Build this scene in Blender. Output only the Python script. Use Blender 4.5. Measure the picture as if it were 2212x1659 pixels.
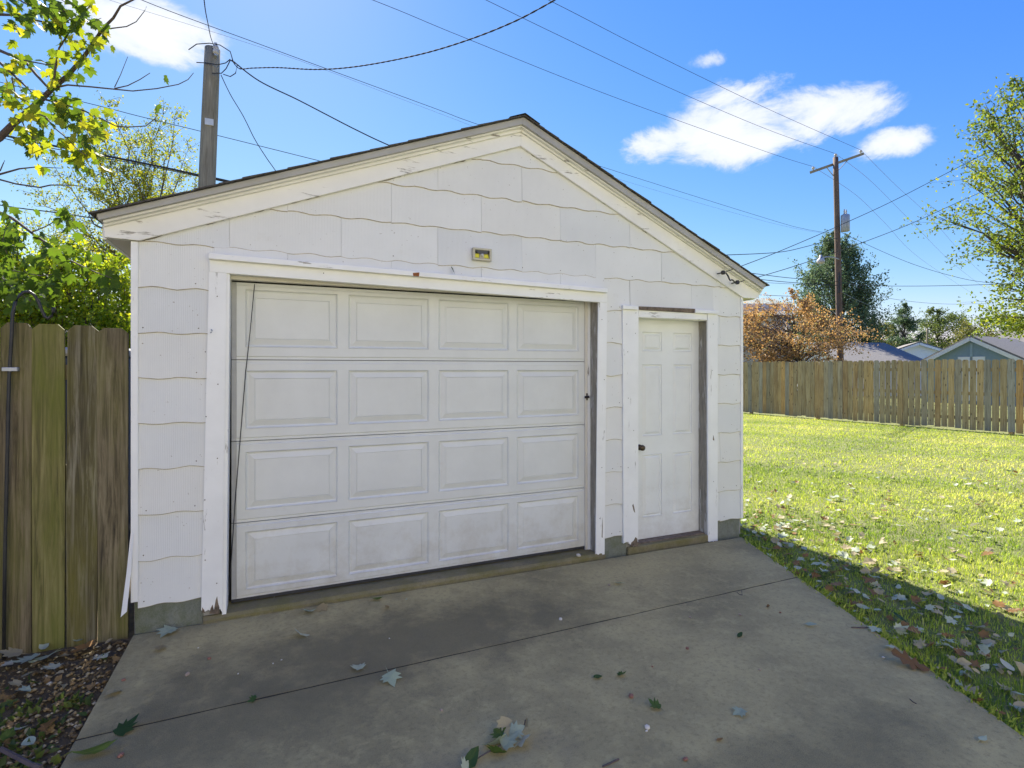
import bpy, math, random
import numpy as np
from mathutils import Vector, Euler
RNG = np.random.default_rng(7); random.seed(7)
S = bpy.context.scene
C = S.collection
for o in list(bpy.data.objects): bpy.data.objects.remove(o)

# ------------------------------------------------------------------ camera
# World frame: X runs along the garage front, Y into the garage, Z up, origin on
# the drive at the garage door's left edge.  Photo pixels are on a 2212 x 1659 grid.
FOC, CX, CY, CAMH = 1165.0, 1106.0, 795.0, 1.625
_A = np.array([-1.880, 3.614]); _B = np.array([0.6305, 4.709])
TV = (_B-_A)/np.linalg.norm(_B-_A); NV = np.array([TV[1], -TV[0]])
_O = _A + NV*0.12
CAM = np.array([-_O@TV, _O@NV, CAMH])
YAW = math.atan2(TV[1], TV[0])
cd = bpy.data.cameras.new('camera'); cam = bpy.data.objects.new('camera', cd); C.objects.link(cam)
cam.location = CAM; cam.rotation_euler = (math.pi/2, 0, -YAW)
cd.sensor_width = 36; cd.lens = 36*FOC/2212; cd.shift_y = -(829.5-CY)/2212
cd.clip_start = 0.05; cd.clip_end = 2000
S.camera = cam
S.render.resolution_x = 1024; S.render.resolution_y = 768

# ------------------------------------------------------------------ light
SUN_EL, SUN_AZ = math.radians(42.5), math.radians(-1.5)   # azimuth from +Y towards +X
SUN_STR, SKY_STR, EXPO = 5.0, 0.10, 1.33
SKY_CURVE = ((.26, 1.6), (.57, 1.02), (2.9, .22))
W = bpy.data.worlds.new('World'); S.world = W; W.use_nodes = True
wn = W.node_tree; wn.nodes.clear()
def N(nt, t, **kw):
    n = nt.nodes.new(t)
    for k, v in kw.items():
        if k == 'inp':
            for kk, vv in v.items(): n.inputs[kk].default_value = vv
        else: setattr(n, k, v)
    return n
def L(nt, a, b): nt.links.new(a, b)
def math_n(nt, op, a, b=None, c=None, clamp=False):
    n = nt.nodes.new('ShaderNodeMath'); n.operation = op; n.use_clamp = clamp
    for i, v in enumerate((a, b, c)):
        if v is None: continue
        if isinstance(v, (int, float)): n.inputs[i].default_value = v
        else: nt.links.new(v, n.inputs[i])
    return n.outputs[0]
sky = N(wn, 'ShaderNodeTexSky', sky_type='NISHITA', sun_disc=False, sun_elevation=SUN_EL,
        sun_rotation=SUN_AZ, altitude=200, air_density=1.0, dust_density=0.15, ozone_density=3.0)
def pix_az_el(px, py):
    v = np.array([(px-CX)/FOC, 1.0]); x = v@TV; y = -(v@NV)
    return math.atan2(x, y), -(py-CY)/FOC/math.hypot(x, y)
tc = N(wn, 'ShaderNodeTexCoord'); sx = N(wn, 'ShaderNodeSeparateXYZ'); L(wn, tc.outputs['Generated'], sx.inputs[0])
az = math_n(wn, 'ARCTAN2', sx.outputs[0], sx.outputs[1])
ae = N(wn, 'ShaderNodeCombineXYZ'); L(wn, az, ae.inputs[0]); L(wn, math_n(wn, 'ARCSINE', sx.outputs[2]), ae.inputs[1])
blob = None
# drifting cloud puffs: direction (as photo pixel), half width, half height, weight
for px, py, rx, ry, w in [(1770, 248, 190, 66, 1.0), (1590, 292, 200, 92, 1.0), (1415, 315, 80, 42, .85), (1575, 212, 110, 45, .5),
                          (1935, 312, 110, 42, .85), (270, 45, 210, 85, 1.0), (1530, 130, 50, 20, .45),
                          (2900, 330, 260, 70, .9), (-900, 300, 300, 80, .9)]:
    a0, e0 = pix_az_el(px, py); a1, _ = pix_az_el(px+rx, py); _, e1 = pix_az_el(px, py-ry); e0, e1 = math.atan(e0), math.atan(e1)
    v1 = N(wn, 'ShaderNodeVectorMath', operation='MULTIPLY_ADD'); L(wn, ae.outputs[0], v1.inputs[0])
    kx, ky = 1/max(a1-a0, .02), 1/(e1-e0); v1.inputs[1].default_value = (kx, ky, 0); v1.inputs[2].default_value = (-a0*kx, -e0*ky, 0)
    v2 = N(wn, 'ShaderNodeVectorMath', operation='DOT_PRODUCT'); L(wn, v1.outputs[0], v2.inputs[0]); L(wn, v1.outputs[0], v2.inputs[1])
    d = math_n(wn, 'MULTIPLY_ADD', v2.outputs['Value'], -w, w)
    blob = d if blob is None else math_n(wn, 'MAXIMUM', blob, d)
blob = math_n(wn, 'MAXIMUM', blob, -.9)
mp = N(wn, 'ShaderNodeMapping'); mp.inputs['Scale'].default_value = (1, 1, 1.9); L(wn, tc.outputs['Generated'], mp.inputs[0])
nz = N(wn, 'ShaderNodeTexNoise', inp={'Scale': 9.5, 'Detail': 7.0, 'Roughness': .64, 'Distortion': .35}); L(wn, mp.outputs[0], nz.inputs['Vector'])
den = math_n(wn, 'ADD', math_n(wn, 'MULTIPLY', blob, .85), math_n(wn, 'MULTIPLY', math_n(wn, 'SUBTRACT', nz.outputs[0], .5), 2.6))
mr = N(wn, 'ShaderNodeMapRange', interpolation_type='SMOOTHSTEP', inp={'From Min': -.05, 'From Max': .62, 'To Min': 0, 'To Max': .88}); L(wn, den, mr.inputs[0])
def ramp_w(f):
    r = wn.nodes.new('ShaderNodeValToRGB'); r.color_ramp.elements[0].position = .15; r.color_ramp.elements[0].color = (3.2, 3.5, 4.2, 1)
    r.color_ramp.elements[1].position = .85; r.color_ramp.elements[1].color = (4.4, 4.45, 4.55, 1); L(wn, f, r.inputs[0]); return r.outputs[0]
# deep, polarised-looking autumn blue: one tone curve per channel over the whole sky
sp3 = N(wn, 'ShaderNodeSeparateColor'); L(wn, sky.outputs[0], sp3.inputs[0]); cb3 = N(wn, 'ShaderNodeCombineColor')
for i, (k, p) in enumerate(SKY_CURVE): L(wn, math_n(wn, 'MULTIPLY', math_n(wn, 'POWER', sp3.outputs[i], p), k), cb3.inputs[i])
cm = N(wn, 'ShaderNodeMixRGB'); L(wn, ramp_w(den), cm.inputs[2])
L(wn, mr.outputs[0], cm.inputs[0]); L(wn, cb3.outputs[0], cm.inputs[1])
bg = N(wn, 'ShaderNodeBackground'); bg.inputs[1].default_value = SKY_STR; L(wn, cm.outputs[0], bg.inputs[0])
wo = N(wn, 'ShaderNodeOutputWorld'); L(wn, bg.outputs[0], wo.inputs[0])
sl = bpy.data.lights.new('sun', 'SUN'); sl.energy = SUN_STR; sl.angle = math.radians(.53); sl.color = (1, .95, .86)
sun = bpy.data.objects.new('sun', sl); C.objects.link(sun)
sd = Vector((math.sin(SUN_AZ)*math.cos(SUN_EL), math.cos(SUN_AZ)*math.cos(SUN_EL), math.sin(SUN_EL)))
sun.rotation_euler = sd.to_track_quat('Z', 'Y').to_euler(); sun.location = sd*60
S.view_settings.view_transform = 'Standard'; S.view_settings.look = 'None'; S.view_settings.exposure = EXPO; S.view_settings.gamma = 1
S.render.engine = 'CYCLES'; S.cycles.max_bounces = 6; S.cycles.diffuse_bounces = 4; S.cycles.transparent_max_bounces = 4
W.cycles.sampling_method = 'MANUAL'; W.cycles.sample_map_resolution = 512

# ------------------------------------------------------------------ helpers
def w2(p2):
    d = np.asarray(p2, float)-_O; return np.array([d@TV, -(d@NV)])
def at(px, py, depth):                       # point at a distance straight ahead of the lens
    c = w2(((px-CX)/FOC*depth, depth)); return np.array([c[0], c[1], CAMH-(py-CY)/FOC*depth])
def pray(px, py): return at(px, py, 1.0)-CAM
def PF(px, py, y=0.0):                       # pixel -> wall plane at world y
    r = pray(px, py); k = (y-CAM[1])/r[1]; p = CAM+r*k; return float(p[0]), float(p[2])
def PG(px, py, z=0.0):                       # pixel -> ground
    r = pray(px, py); k = (z-CAM[2])/r[2]; p = CAM+r*k; return np.array([p[0], p[1], z])
WL = {}
def link(o, parent=None, wl=None):
    C.objects.link(o)
    if parent is not None: o.parent = parent
    WL[o.name] = np.array(wl if wl is not None else (0, 0, 0), float)
    return o
def tag(o, label=None, cat=None, group=None, kind=None):
    if label: o['label'] = label
    if cat: o['category'] = cat
    if group: o['group'] = group
    if kind: o['kind'] = kind
    return o
def thing(name, label, cat, loc=(0, 0, 0), group=None):
    o = bpy.data.objects.new(name, None); o.empty_display_size = .1; o.location = loc
    link(o, None, loc); return tag(o, label, cat, group)
def mesh_np(name, V, F, mat=None, rnd=None, smooth=False):
    V = np.asarray(V, np.float32).reshape(-1, 3); F = np.asarray(F, np.int32); k = F.shape[1]
    me = bpy.data.meshes.new(name)
    me.vertices.add(len(V)); me.vertices.foreach_set('co', V.ravel())
    me.loops.add(F.size); me.loops.foreach_set('vertex_index', F.ravel())
    me.polygons.add(len(F)); me.polygons.foreach_set('loop_start', np.arange(0, F.size, k, dtype=np.int32))
    me.polygons.foreach_set('loop_total', np.full(len(F), k, np.int32))
    if smooth: me.polygons.foreach_set('use_smooth', np.ones(len(F), bool))
    if rnd is not None:
        a = me.attributes.new('rnd', 'FLOAT', 'POINT'); a.data.foreach_set('value', np.asarray(rnd, np.float32))
    me.update(calc_edges=True)
    if mat: me.materials.append(mat)
    return me
class MB:
    def __init__(s): s.v = []; s.f = []
    def add(s, vs, fs):
        b = len(s.v); s.v += [tuple(map(float, v)) for v in vs]; s.f += [tuple(i+b for i in f) for f in fs]; return s
    def box(s, a, b):
        (x0, y0, z0), (x1, y1, z1) = a, b
        return s.add([(x0,y0,z0),(x1,y0,z0),(x1,y1,z0),(x0,y1,z0),(x0,y0,z1),(x1,y0,z1),(x1,y1,z1),(x0,y1,z1)],
                     [(0,3,2,1),(4,5,6,7),(0,1,5,4),(1,2,6,5),(2,3,7,6),(3,0,4,7)])
    def prism(s, poly, y0, y1):              # polygon in x,z (counter-clockwise seen from -Y), between two y
        n = len(poly)
        return s.add([(x, y0, z) for x, z in poly]+[(x, y1, z) for x, z in poly],
                     [tuple(range(n)), tuple(range(2*n-1, n-1, -1))]+[(i, i+n, (i+1)%n+n, (i+1)%n) for i in range(n)])
    def slab(s, poly, z0, z1):               # polygon in x,y, between two heights
        n = len(poly)
        return s.add([(x, y, z1) for x, y in poly]+[(x, y, z0) for x, y in poly],
                     [tuple(range(n)), tuple(range(2*n-1, n-1, -1))]+[(i, i+n, (i+1)%n+n, (i+1)%n) for i in range(n)])
    def tube(s, pts, r, sides=6, caps=True):
        P = [np.asarray(p, float) for p in pts]; n = len(P)
        R = [r]*n if np.isscalar(r) else list(r)
        vs = []; up = np.array([0, 0, 1.0])
        for i in range(n):
            d = P[min(i+1, n-1)]-P[max(i-1, 0)]; d /= np.linalg.norm(d)+1e-12
            a = np.cross(d, up if abs(d[2]) < .9 else np.array([1.0, 0, 0])); a /= np.linalg.norm(a)+1e-12; b = np.cross(d, a)
            for k in range(sides):
                t = 2*math.pi*k/sides; vs.append(P[i]+R[i]*(math.cos(t)*a+math.sin(t)*b))
        fs = [(i*sides+k, i*sides+(k+1)%sides, (i+1)*sides+(k+1)%sides, (i+1)*sides+k) for i in range(n-1) for k in range(sides)]
        if caps: fs += [tuple(range(sides-1, -1, -1)), tuple((n-1)*sides+k for k in range(sides))]
        return s.add(vs, fs)
    def lathe(s, prof, c, sides=16, axis='z'):
        vs = []
        for r, h in prof:
            for k in range(sides):
                t = 2*math.pi*k/sides; a, b = r*math.cos(t), r*math.sin(t)
                vs.append((c[0]+a, c[1]+b, c[2]+h) if axis == 'z' else (c[0]+a, c[1]+h, c[2]+b))
        n = len(prof); fs = [(i*sides+k, i*sides+(k+1)%sides, (i+1)*sides+(k+1)%sides, (i+1)*sides+k) for i in range(n-1) for k in range(sides)]
        fs += [tuple(range(sides-1, -1, -1)), tuple((n-1)*sides+k for k in range(sides))]
        return s.add(vs, fs)
    def build(s, name, mat, parent=None, smooth=False, origin=None, bevel=0):
        V = np.array(s.v)
        if parent is not None: wl = WL[parent.name]
        else: wl = np.array(origin) if origin is not None else np.array([V[:, 0].mean(), V[:, 1].mean(), V[:, 2].min()])
        me = bpy.data.meshes.new(name); me.from_pydata([tuple(v) for v in (V-wl)], [], s.f); me.update()
        import bmesh
        bm = bmesh.new(); bm.from_mesh(me); bmesh.ops.recalc_face_normals(bm, faces=bm.faces)
        if bevel: bmesh.ops.bevel(bm, geom=list(bm.edges), offset=bevel, segments=1, affect='EDGES', clamp_overlap=True)
        bm.to_mesh(me); bm.free()
        if smooth:
            for p in me.polygons: p.use_smooth = True
        if mat: me.materials.append(mat)
        o = bpy.data.objects.new(name, me)
        if parent is None: o.location = wl
        return link(o, parent, wl)
def inst(name, me, parent, wpos, rot=(0, 0, 0), scale=(1, 1, 1)):
    o = bpy.data.objects.new(name, me)
    o.location = np.asarray(wpos, float)-(WL[parent.name] if parent is not None else 0)
    o.rotation_euler = rot; o.scale = scale
    return link(o, parent, wpos)

# ------------------------------------------------------------------ materials
def mat(name):
    m = bpy.data.materials.new(name); m.use_nodes = True; nt = m.node_tree
    return m, nt, nt.nodes['Principled BSDF']
def ramp(nt, fac, stops, interp='LINEAR'):
    r = nt.nodes.new('ShaderNodeValToRGB'); cr = r.color_ramp; cr.interpolation = interp
    while len(cr.elements) < len(stops): cr.elements.new(.5)
    for e, (p, c) in zip(cr.elements, stops):
        e.position = p; e.color = (*c, 1) if len(c) == 3 else c
    nt.links.new(fac, r.inputs[0]); return r.outputs[0]
def noise(nt, scale, detail=6, rough=.6, vec=None, dist=0):
    n = N(nt, 'ShaderNodeTexNoise', inp={'Scale': scale, 'Detail': detail, 'Roughness': rough, 'Distortion': dist})
    if vec is not None: nt.links.new(vec, n.inputs['Vector'])
    return n.outputs[0]
def coords(nt, scale=(1, 1, 1), kind='Object', rnd=False):
    tcn = nt.nodes.new('ShaderNodeTexCoord'); m = nt.nodes.new('ShaderNodeMapping'); m.inputs['Scale'].default_value = scale
    nt.links.new(tcn.outputs[kind], m.inputs[0])
    if rnd:
        oi = nt.nodes.new('ShaderNodeObjectInfo'); v = nt.nodes.new('ShaderNodeVectorMath'); v.operation = 'SCALE'
        v.inputs[0].default_value = (37, 53, 71); nt.links.new(oi.outputs['Random'], v.inputs['Scale']); nt.links.new(v.outputs[0], m.inputs['Location'])
    return m.outputs[0]
def mix(nt, fac, a, b, mode='MIX'):
    n = nt.nodes.new('ShaderNodeMixRGB'); n.blend_type = mode
    for i, v in enumerate((fac, a, b)):
        if isinstance(v, (int, float)): n.inputs[i].default_value = v
        elif isinstance(v, tuple): n.inputs[i].default_value = (*v, 1)
        else: nt.links.new(v, n.inputs[i])
    return n.outputs[0]
def bump(nt, bs, h, strength=.3, dist=.01):
    b = N(nt, 'ShaderNodeBump', inp={'Strength': strength, 'Distance': dist}); nt.links.new(h, b.inputs['Height']); nt.links.new(b.outputs[0], bs.inputs['Normal'])
def mrange(nt, v, a, b, c=0., d=1.):
    n = N(nt, 'ShaderNodeMapRange', inp={'From Min': a, 'From Max': b, 'To Min': c, 'To Max': d}); nt.links.new(v, n.inputs[0]); return n.outputs[0]
def plain(name, col, rough=.7, var=.12, scale=8, metal=0., bmp=.05):
    m, nt, bs = mat(name); v = coords(nt); f = noise(nt, scale, 5, .6, v)
    c = ramp(nt, f, [(.3, tuple(x*(1-var) for x in col)), (.7, tuple(min(1, x*(1+var)) for x in col))])
    nt.links.new(c, bs.inputs['Base Color']); bs.inputs['Roughness'].default_value = rough; bs.inputs['Metallic'].default_value = metal
    if bmp: bump(nt, bs, noise(nt, scale*12, 3, .6, v), bmp, .003)
    return m
def siding_mat():
    m, nt, bs = mat('painted siding'); v = coords(nt, rnd=True); w = coords(nt)
    wv = N(nt, 'ShaderNodeTexWave', wave_type='BANDS', bands_direction='X', inp={'Scale': 32.0, 'Distortion': 2.2, 'Detail': 1.5, 'Detail Scale': .35}); 
    st = nt.nodes.new('ShaderNodeMapping'); st.inputs['Scale'].default_value = (1, 1, .3); nt.links.new(v, st.inputs[0]); nt.links.new(st.outputs[0], wv.inputs['Vector'])
    base = ramp(nt, noise(nt, 2.2, 6, .6, v), [(.3, (.705, .71, .69)), (.7, (.77, .775, .755))])
    oi = nt.nodes.new('ShaderNodeObjectInfo'); base = mix(nt, 1, base, ramp(nt, oi.outputs['Random'], [(0, (.90, .91, .92)), (.5, (1, 1, .99)), (1, (.96, .95, .925))]), 'MULTIPLY')
    sp = noise(nt, 60, 2, .5, w); base = mix(nt, mrange(nt, sp, .73, .77), base, (.35, .31, .26))
    gr = noise(nt, 3.5, 8, .75, w); base = mix(nt, mrange(nt, gr, .62, .8, 0, .35), base, (.52, .48, .40))
    base = mix(nt, math_n(nt, 'MULTIPLY', wv.outputs[0], .035), base, (.45, .45, .45))
    nt.links.new(base, bs.inputs['Base Color']); bs.inputs['Roughness'].default_value = .62; bump(nt, bs, wv.outputs[0], .28, .002); return m
def paint_mat(name, col=(.82, .825, .805), worn=.0, rough=.5, grey=(.19, .175, .15), vert=True, splash=0.):
    m, nt, bs = mat(name); v = coords(nt, (1, 1, .12) if vert else (.12, 1, 1)); w = coords(nt)
    base = ramp(nt, noise(nt, 3, 6, .6, w), [(.3, tuple(c*.93 for c in col)), (.7, tuple(min(1, c*1.04) for c in col))])
    base = mix(nt, mrange(nt, noise(nt, 4, 8, .75, w), .6, .8, 0, .4), base, (.50, .46, .38))
    if splash:
        gp = nt.nodes.new('ShaderNodeNewGeometry'); sz_ = nt.nodes.new('ShaderNodeSeparateXYZ'); nt.links.new(gp.outputs['Position'], sz_.inputs[0])
        dirt = math_n(nt, 'SUBTRACT', noise(nt, 5, 8, .75, w), math_n(nt, 'MULTIPLY', sz_.outputs[2], .42)); base = mix(nt, mrange(nt, dirt, .32, .62, 0, splash), base, (.36, .31, .22))
        base = mix(nt, mrange(nt, noise(nt, 45, 5, .7, w), .66, .74, 0, .35), base, (.34, .31, .26))
    chips = noise(nt, 22, 8, .7, v); t = .72-.42*worn
    base = mix(nt, mrange(nt, chips, t, t+.04), base, ramp(nt, noise(nt, 70, 4, .6, v), [(.3, grey), (.7, tuple(g*2.0 for g in grey))]))
    nt.links.new(base, bs.inputs['Base Color']); bs.inputs['Roughness'].default_value = rough
    bump(nt, bs, chips, .25, .004); return m
def wood_mat(name, c0, c1, dark, algae=None, amt=.5, knots=True):
    m, nt, bs = mat(name); v = coords(nt, (1, 1, .045), rnd=True); w = coords(nt, rnd=True)
    g = noise(nt, 42, 8, .7, v, .6); base = ramp(nt, g, [(.34, dark), (.47, c0), (.66, c1)])
    oi = nt.nodes.new('ShaderNodeObjectInfo')
    base = mix(nt, 1, base, ramp(nt, oi.outputs['Random'], [(0, (.62, .64, .68)), (.3, (1.0, .97, .92)), (.55, (.8, .78, .76)), (.75, (1.2, 1.04, .80)), (1, (.92, .95, 1.0))]), 'MULTIPLY')
    base = mix(nt, mrange(nt, noise(nt, 3.0, 5, .6, coords(nt, (1, 1, .5), rnd=True)), .44, .62, 0, .85), base, mix(nt, .35, base, dark))
    if knots:
        kn = N(nt, 'ShaderNodeTexVoronoi', inp={'Scale': 5.5}); nt.links.new(coords(nt, (1.6, .4, .7), rnd=True), kn.inputs['Vector'])
        base = mix(nt, mrange(nt, kn.outputs['Distance'], .10, .16, .85, 0), base, tuple(d*.6 for d in dark))
    if algae:
        a = noise(nt, 3.4, 6, .65, coords(nt, (1, 1, .22), rnd=True))
        base = mix(nt, mrange(nt, a, .42, .66, 0, amt), base, algae)
    nt.links.new(base, bs.inputs['Base Color']); bs.inputs['Roughness'].default_value = .85; bump(nt, bs, g, .55, .006); return m
def leaf_mat(name, stops, trans=.5, attr=True, rough=.55, tint=(1, 1, 1), emitf=0):
    m, nt, bs = mat(name)
    if attr: a = N(nt, 'ShaderNodeAttribute', attribute_name='rnd'); f = a.outputs['Fac']
    else: f = nt.nodes.new('ShaderNodeObjectInfo').outputs['Random']
    c = ramp(nt, f, stops)
    if not attr:
        c = mix(nt, mrange(nt, noise(nt, 40, 4, .6, coords(nt, rnd=True)), .5, .75, 0, .5), c, mix(nt, .6, c, (.16, .12, .06)))
    bs.inputs['Roughness'].default_value = rough; bs.inputs['Specular IOR Level'].default_value = .3; nt.links.new(c, bs.inputs['Base Color'])
    tr = nt.nodes.new('ShaderNodeBsdfTranslucent'); nt.links.new(mix(nt, 1, c, tint, 'MULTIPLY'), tr.inputs[0])
    ms = nt.nodes.new('ShaderNodeMixShader'); ms.inputs[0].default_value = trans
    nt.links.new(bs.outputs[0], ms.inputs[1]); nt.links.new(tr.outputs[0], ms.inputs[2]); nt.links.new(ms.outputs[0], nt.nodes['Material Output'].inputs[0]); return m
def concrete_mat(name, light, dark, moss=None, stains=()):
    m, nt, bs = mat(name); v = coords(nt, kind='Generated'); g = nt.nodes.new('ShaderNodeNewGeometry'); v = g.outputs['Position']
    base = ramp(nt, noise(nt, 1.1, 8, .62, v), [(.36, dark), (.62, light)])
    mott = noise(nt, 9, 9, .75, v); base = mix(nt, mrange(nt, mott, .50, .62, 0, .55), base, tuple(c*1.12 for c in light))
    base = mix(nt, mrange(nt, noise(nt, 34, 8, .8, v), .5, .62, 0, .5), base, tuple(d*.62 for d in dark))
    for (x, y, rx, ry, col, amt) in stains:
        sp = N(nt, 'ShaderNodeVectorMath', operation='SUBTRACT'); nt.links.new(v, sp.inputs[0]); sp.inputs[1].default_value = (x, y, 0)
        sc = N(nt, 'ShaderNodeVectorMath', operation='MULTIPLY'); nt.links.new(sp.outputs[0], sc.inputs[0]); sc.inputs[1].default_value = (1/rx, 1/ry, 0)
        ln = N(nt, 'ShaderNodeVectorMath', operation='LENGTH'); nt.links.new(sc.outputs[0], ln.inputs[0])
        d = math_n(nt, 'ADD', ln.outputs['Value'], math_n(nt, 'MULTIPLY', math_n(nt, 'SUBTRACT', noise(nt, 3.2, 7, .65, v), .5), 2.0))
        base = mix(nt, mrange(nt, d, .45, 1.1, amt, 0), base, col)
    if moss: base = mix(nt, mrange(nt, noise(nt, 5, 7, .7, v), .42, .62, 0, .8), base, moss)
    fine = noise(nt, 260, 3, .7, v); base = mix(nt, mrange(nt, fine, .35, .7, .0, .34), base, tuple(min(1, c*1.5) for c in light))
    base = mix(nt, mrange(nt, noise(nt, 170, 2, .6, v), .66, .72, 0, .5), base, tuple(d*.5 for d in dark))
    nt.links.new(base, bs.inputs['Base Color']); bs.inputs['Roughness'].default_value = .9; bump(nt, bs, fine, .35, .004); return m

M = {}
M['siding'] = siding_mat()
M['trim'] = paint_mat('white trim paint', worn=.22)
M['trimh'] = paint_mat('white trim paint along', worn=.26, vert=False)
M['rake'] = paint_mat('cream rake paint', (.79, .78, .745), worn=.28, vert=False)
M['barge'] = plain('grey metal edge', (.36, .355, .34), .5, .1, 4)
M['worn'] = paint_mat('bare weathered jamb', (.46, .45, .41), worn=.72, grey=(.165, .15, .12))
M['butt'] = plain('bare edge with shadow line', (.44, .38, .30), .9, .35, 30, bmp=0)  # bare dirty lip, its brown also painting in the shadow line of each course
M['bare'] = plain('bare brown wood', (.15, .115, .082), .9, .5, 25, bmp=.5)
M['cream'] = paint_mat('cream door stop', (.70, .66, .57), worn=.05)
M['door'] = paint_mat('white steel door', (.64, .655, .64), worn=.03, splash=.42, rough=.42)
M['mdoor'] = paint_mat('white entry door', (.74, .755, .74), worn=.0, rough=.4, splash=.35)
M['doorside'] = plain('galvanised door edge', (.40, .40, .39), .5, .1)
M['dark'] = plain('dark interior', (.03, .028, .025), .95, .2)
M['grit'] = plain('joint grit', (.02, .018, .012), .95, .4, 60)
M['rubber'] = plain('black rubber', (.03, .03, .032), .7, .2)
M['blackmetal'] = plain('black metal', (.025, .025, .025), .55, .3, 20)
M['bronze'] = plain('dark bronze', (.09, .065, .045), .35, .2, 20, .8)
M['wall'] = plain('sheathing', (.30, .29, .27), .9)
M['foundation'] = concrete_mat('painted foundation', (.20, .21, .175), (.12, .135, .11), (.085, .10, .035))
M['soffit'] = paint_mat('tan soffit', (.55, .49, .40), worn=.1)
M['shingle'] = plain('asphalt shingle', (.075, .068, .062), .95, .45, 60, bmp=.4)
M['fence'] = wood_mat('mossy fence wood', (.155, .124, .066), (.31, .26, .16), (.038, .03, .017), (.125, .125, .02), .75, False)
M['fencefar'] = wood_mat('weathered fence wood', (.46, .335, .15), (.60, .49, .28), (.22, .15, .07))
M['polewood'] = wood_mat('grey pole wood', (.26, .23, .155), (.38, .345, .24), (.15, .13, .085), None, 0, False)
M['polebrown'] = wood_mat('brown pole wood', (.15, .10, .07), (.25, .18, .13), (.08, .055, .04), None, 0, False)
M['wire'] = plain('wire', (.035, .037, .042), .95, .1, bmp=0)
M['wirelight'] = plain('aluminium wire', (.16, .17, .19), .5, .1, bmp=0)
M['porcelain'] = plain('porcelain', (.5, .48, .45), .3, .1)
M['galv'] = plain('galvanised steel', (.38, .40, .42), .45, .15, 6, .3)
M['bark'] = plain('bark', (.085, .07, .058), .9, .35, 30, bmp=.5)
M['twig'] = plain('twig', (.10, .075, .065), .9, .3, 30)
M['concrete'] = None
M['slate'] = plain('grey roof shingles', (.215, .195, .165), .95, .25, 14)
M['creamwall'] = plain('cream house siding', (.60, .56, .48), .7, .04)
M['whitewall'] = plain('white house siding', (.82, .83, .83), .7, .04)
M['bluewall'] = plain('blue shed siding', (.22, .31, .37), .7, .06)
M['glass'] = plain('dark window glass', (.05, .06, .08), .1, .1, bmp=0)
M['yellowwall'] = plain('yellow house siding', (.55, .42, .16), .7, .06)
M['bluebin'] = plain('dark blue plastic', (.015, .03, .075), .4, .2)
M['pebble'] = plain('pebble', (.34, .26, .19), .8, .3, 40)
M['pebbler'] = plain('red pebble', (.26, .12, .075), .8, .3, 40)
M['pebblew'] = plain('white pebble', (.62, .57, .47), .8, .2, 40)

# ------------------------------------------------------------------ ground, lawn, drive
XL, XR = -.52, 4.44                                     # garage side walls
GL = 6.3                                                # garage length
def ground_sheet(name, poly, z, m, kind='structure', thick=.0):
    b = MB(); n = len(poly); b.add([(x, y, z) for x, y in poly], [tuple(range(n))]); o = b.build(name, m); return tag(o, kind=kind)
def soil_mat(name, a, b_, c, sc=6):
    m, nt, bs = mat(name); g = nt.nodes.new('ShaderNodeNewGeometry'); v = g.outputs['Position']
    base = ramp(nt, noise(nt, sc, 9, .7, v), [(.3, a), (.52, b_), (.72, c)]); base = mix(nt, mrange(nt, noise(nt, .5, 6, .6, v), .4, .65, 0, .6), base, mix(nt, .5, base, b_))
    nt.links.new(base, bs.inputs['Base Color']); bs.inputs['Roughness'].default_value = .95; bump(nt, bs, noise(nt, sc*9, 6, .7, v), .8, .03); return m
M['turf'] = soil_mat('turf', (.11, .125, .035), (.21, .225, .065), (.32, .28, .13), 9)
M['soil'] = soil_mat('dark soil', (.07, .052, .024), (.14, .10, .045), (.25, .175, .08), 14)
ground_sheet('ground', [(-300, -120), (300, -120), (300, 400), (-300, 400)], -.09, M['turf'])
dl0 = np.array([XL, -.012]); dl1 = PG(130, 1659)[:2]; dl1 = dl0+(dl1-dl0)*(8.7/np.linalg.norm(dl1-dl0))
dr0 = PG(1601, 1160)[:2]; dr1 = PG(2212, 1592)[:2]; dr1 = dr0+(dr1-dr0)*(8.7/np.linalg.norm(dr1-dr0))
ground_sheet('lawn', [tuple(dr0+(.03, 0)), tuple(dr1+(.03, 0)), (30, -9), (30, 30), (XR+.02, 30), (XR+.02, .1)], -.045, M['turf'])
ground_sheet('dirt_strip', [(-14, -9), tuple(dl1-(.02, 0)), tuple(dl0-(.02, 0)), (XL-.02, 9), (-14, 9)], -.04, M['soil'])
M['concrete'] = concrete_mat('driveway concrete', (.41, .335, .15), (.19, .157, .075), None,
    [(1.0, -.75, 1.5, .5, (.07, .06, .034), .8), (.1, -1.15, 1.0, .35, (.08, .07, .038), .65), (-.1, -2.2, 1.3, .3, (.085, .08, .07), .5),
     (2.2, -2.45, 1.0, .35, (.08, .07, .038), .65), (.45, -1.9, .9, .2, (.10, .095, .085), .5)])
drive = thing('driveway', None, None, (1.9, -2, 0)); drive['kind'] = 'structure'
for k in ('label', 'category'):
    if k in drive: del drive[k]
def lerp(a, b, t): return a+(b-a)*t
jl = PG(203, 1590)[:2]; jr = PG(1707, 1250)[:2]
tl = (jl[1]-dl0[1])/(dl1[1]-dl0[1]); tr_ = (jr[1]-dr0[1])/(dr1[1]-dr0[1])
print('joint t', tl, tr_, dr0, jl, jr)
cuts = [(0, 0), (tl, tr_), (tl+.40, tr_+.40), (1.0, 1.0)]
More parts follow.
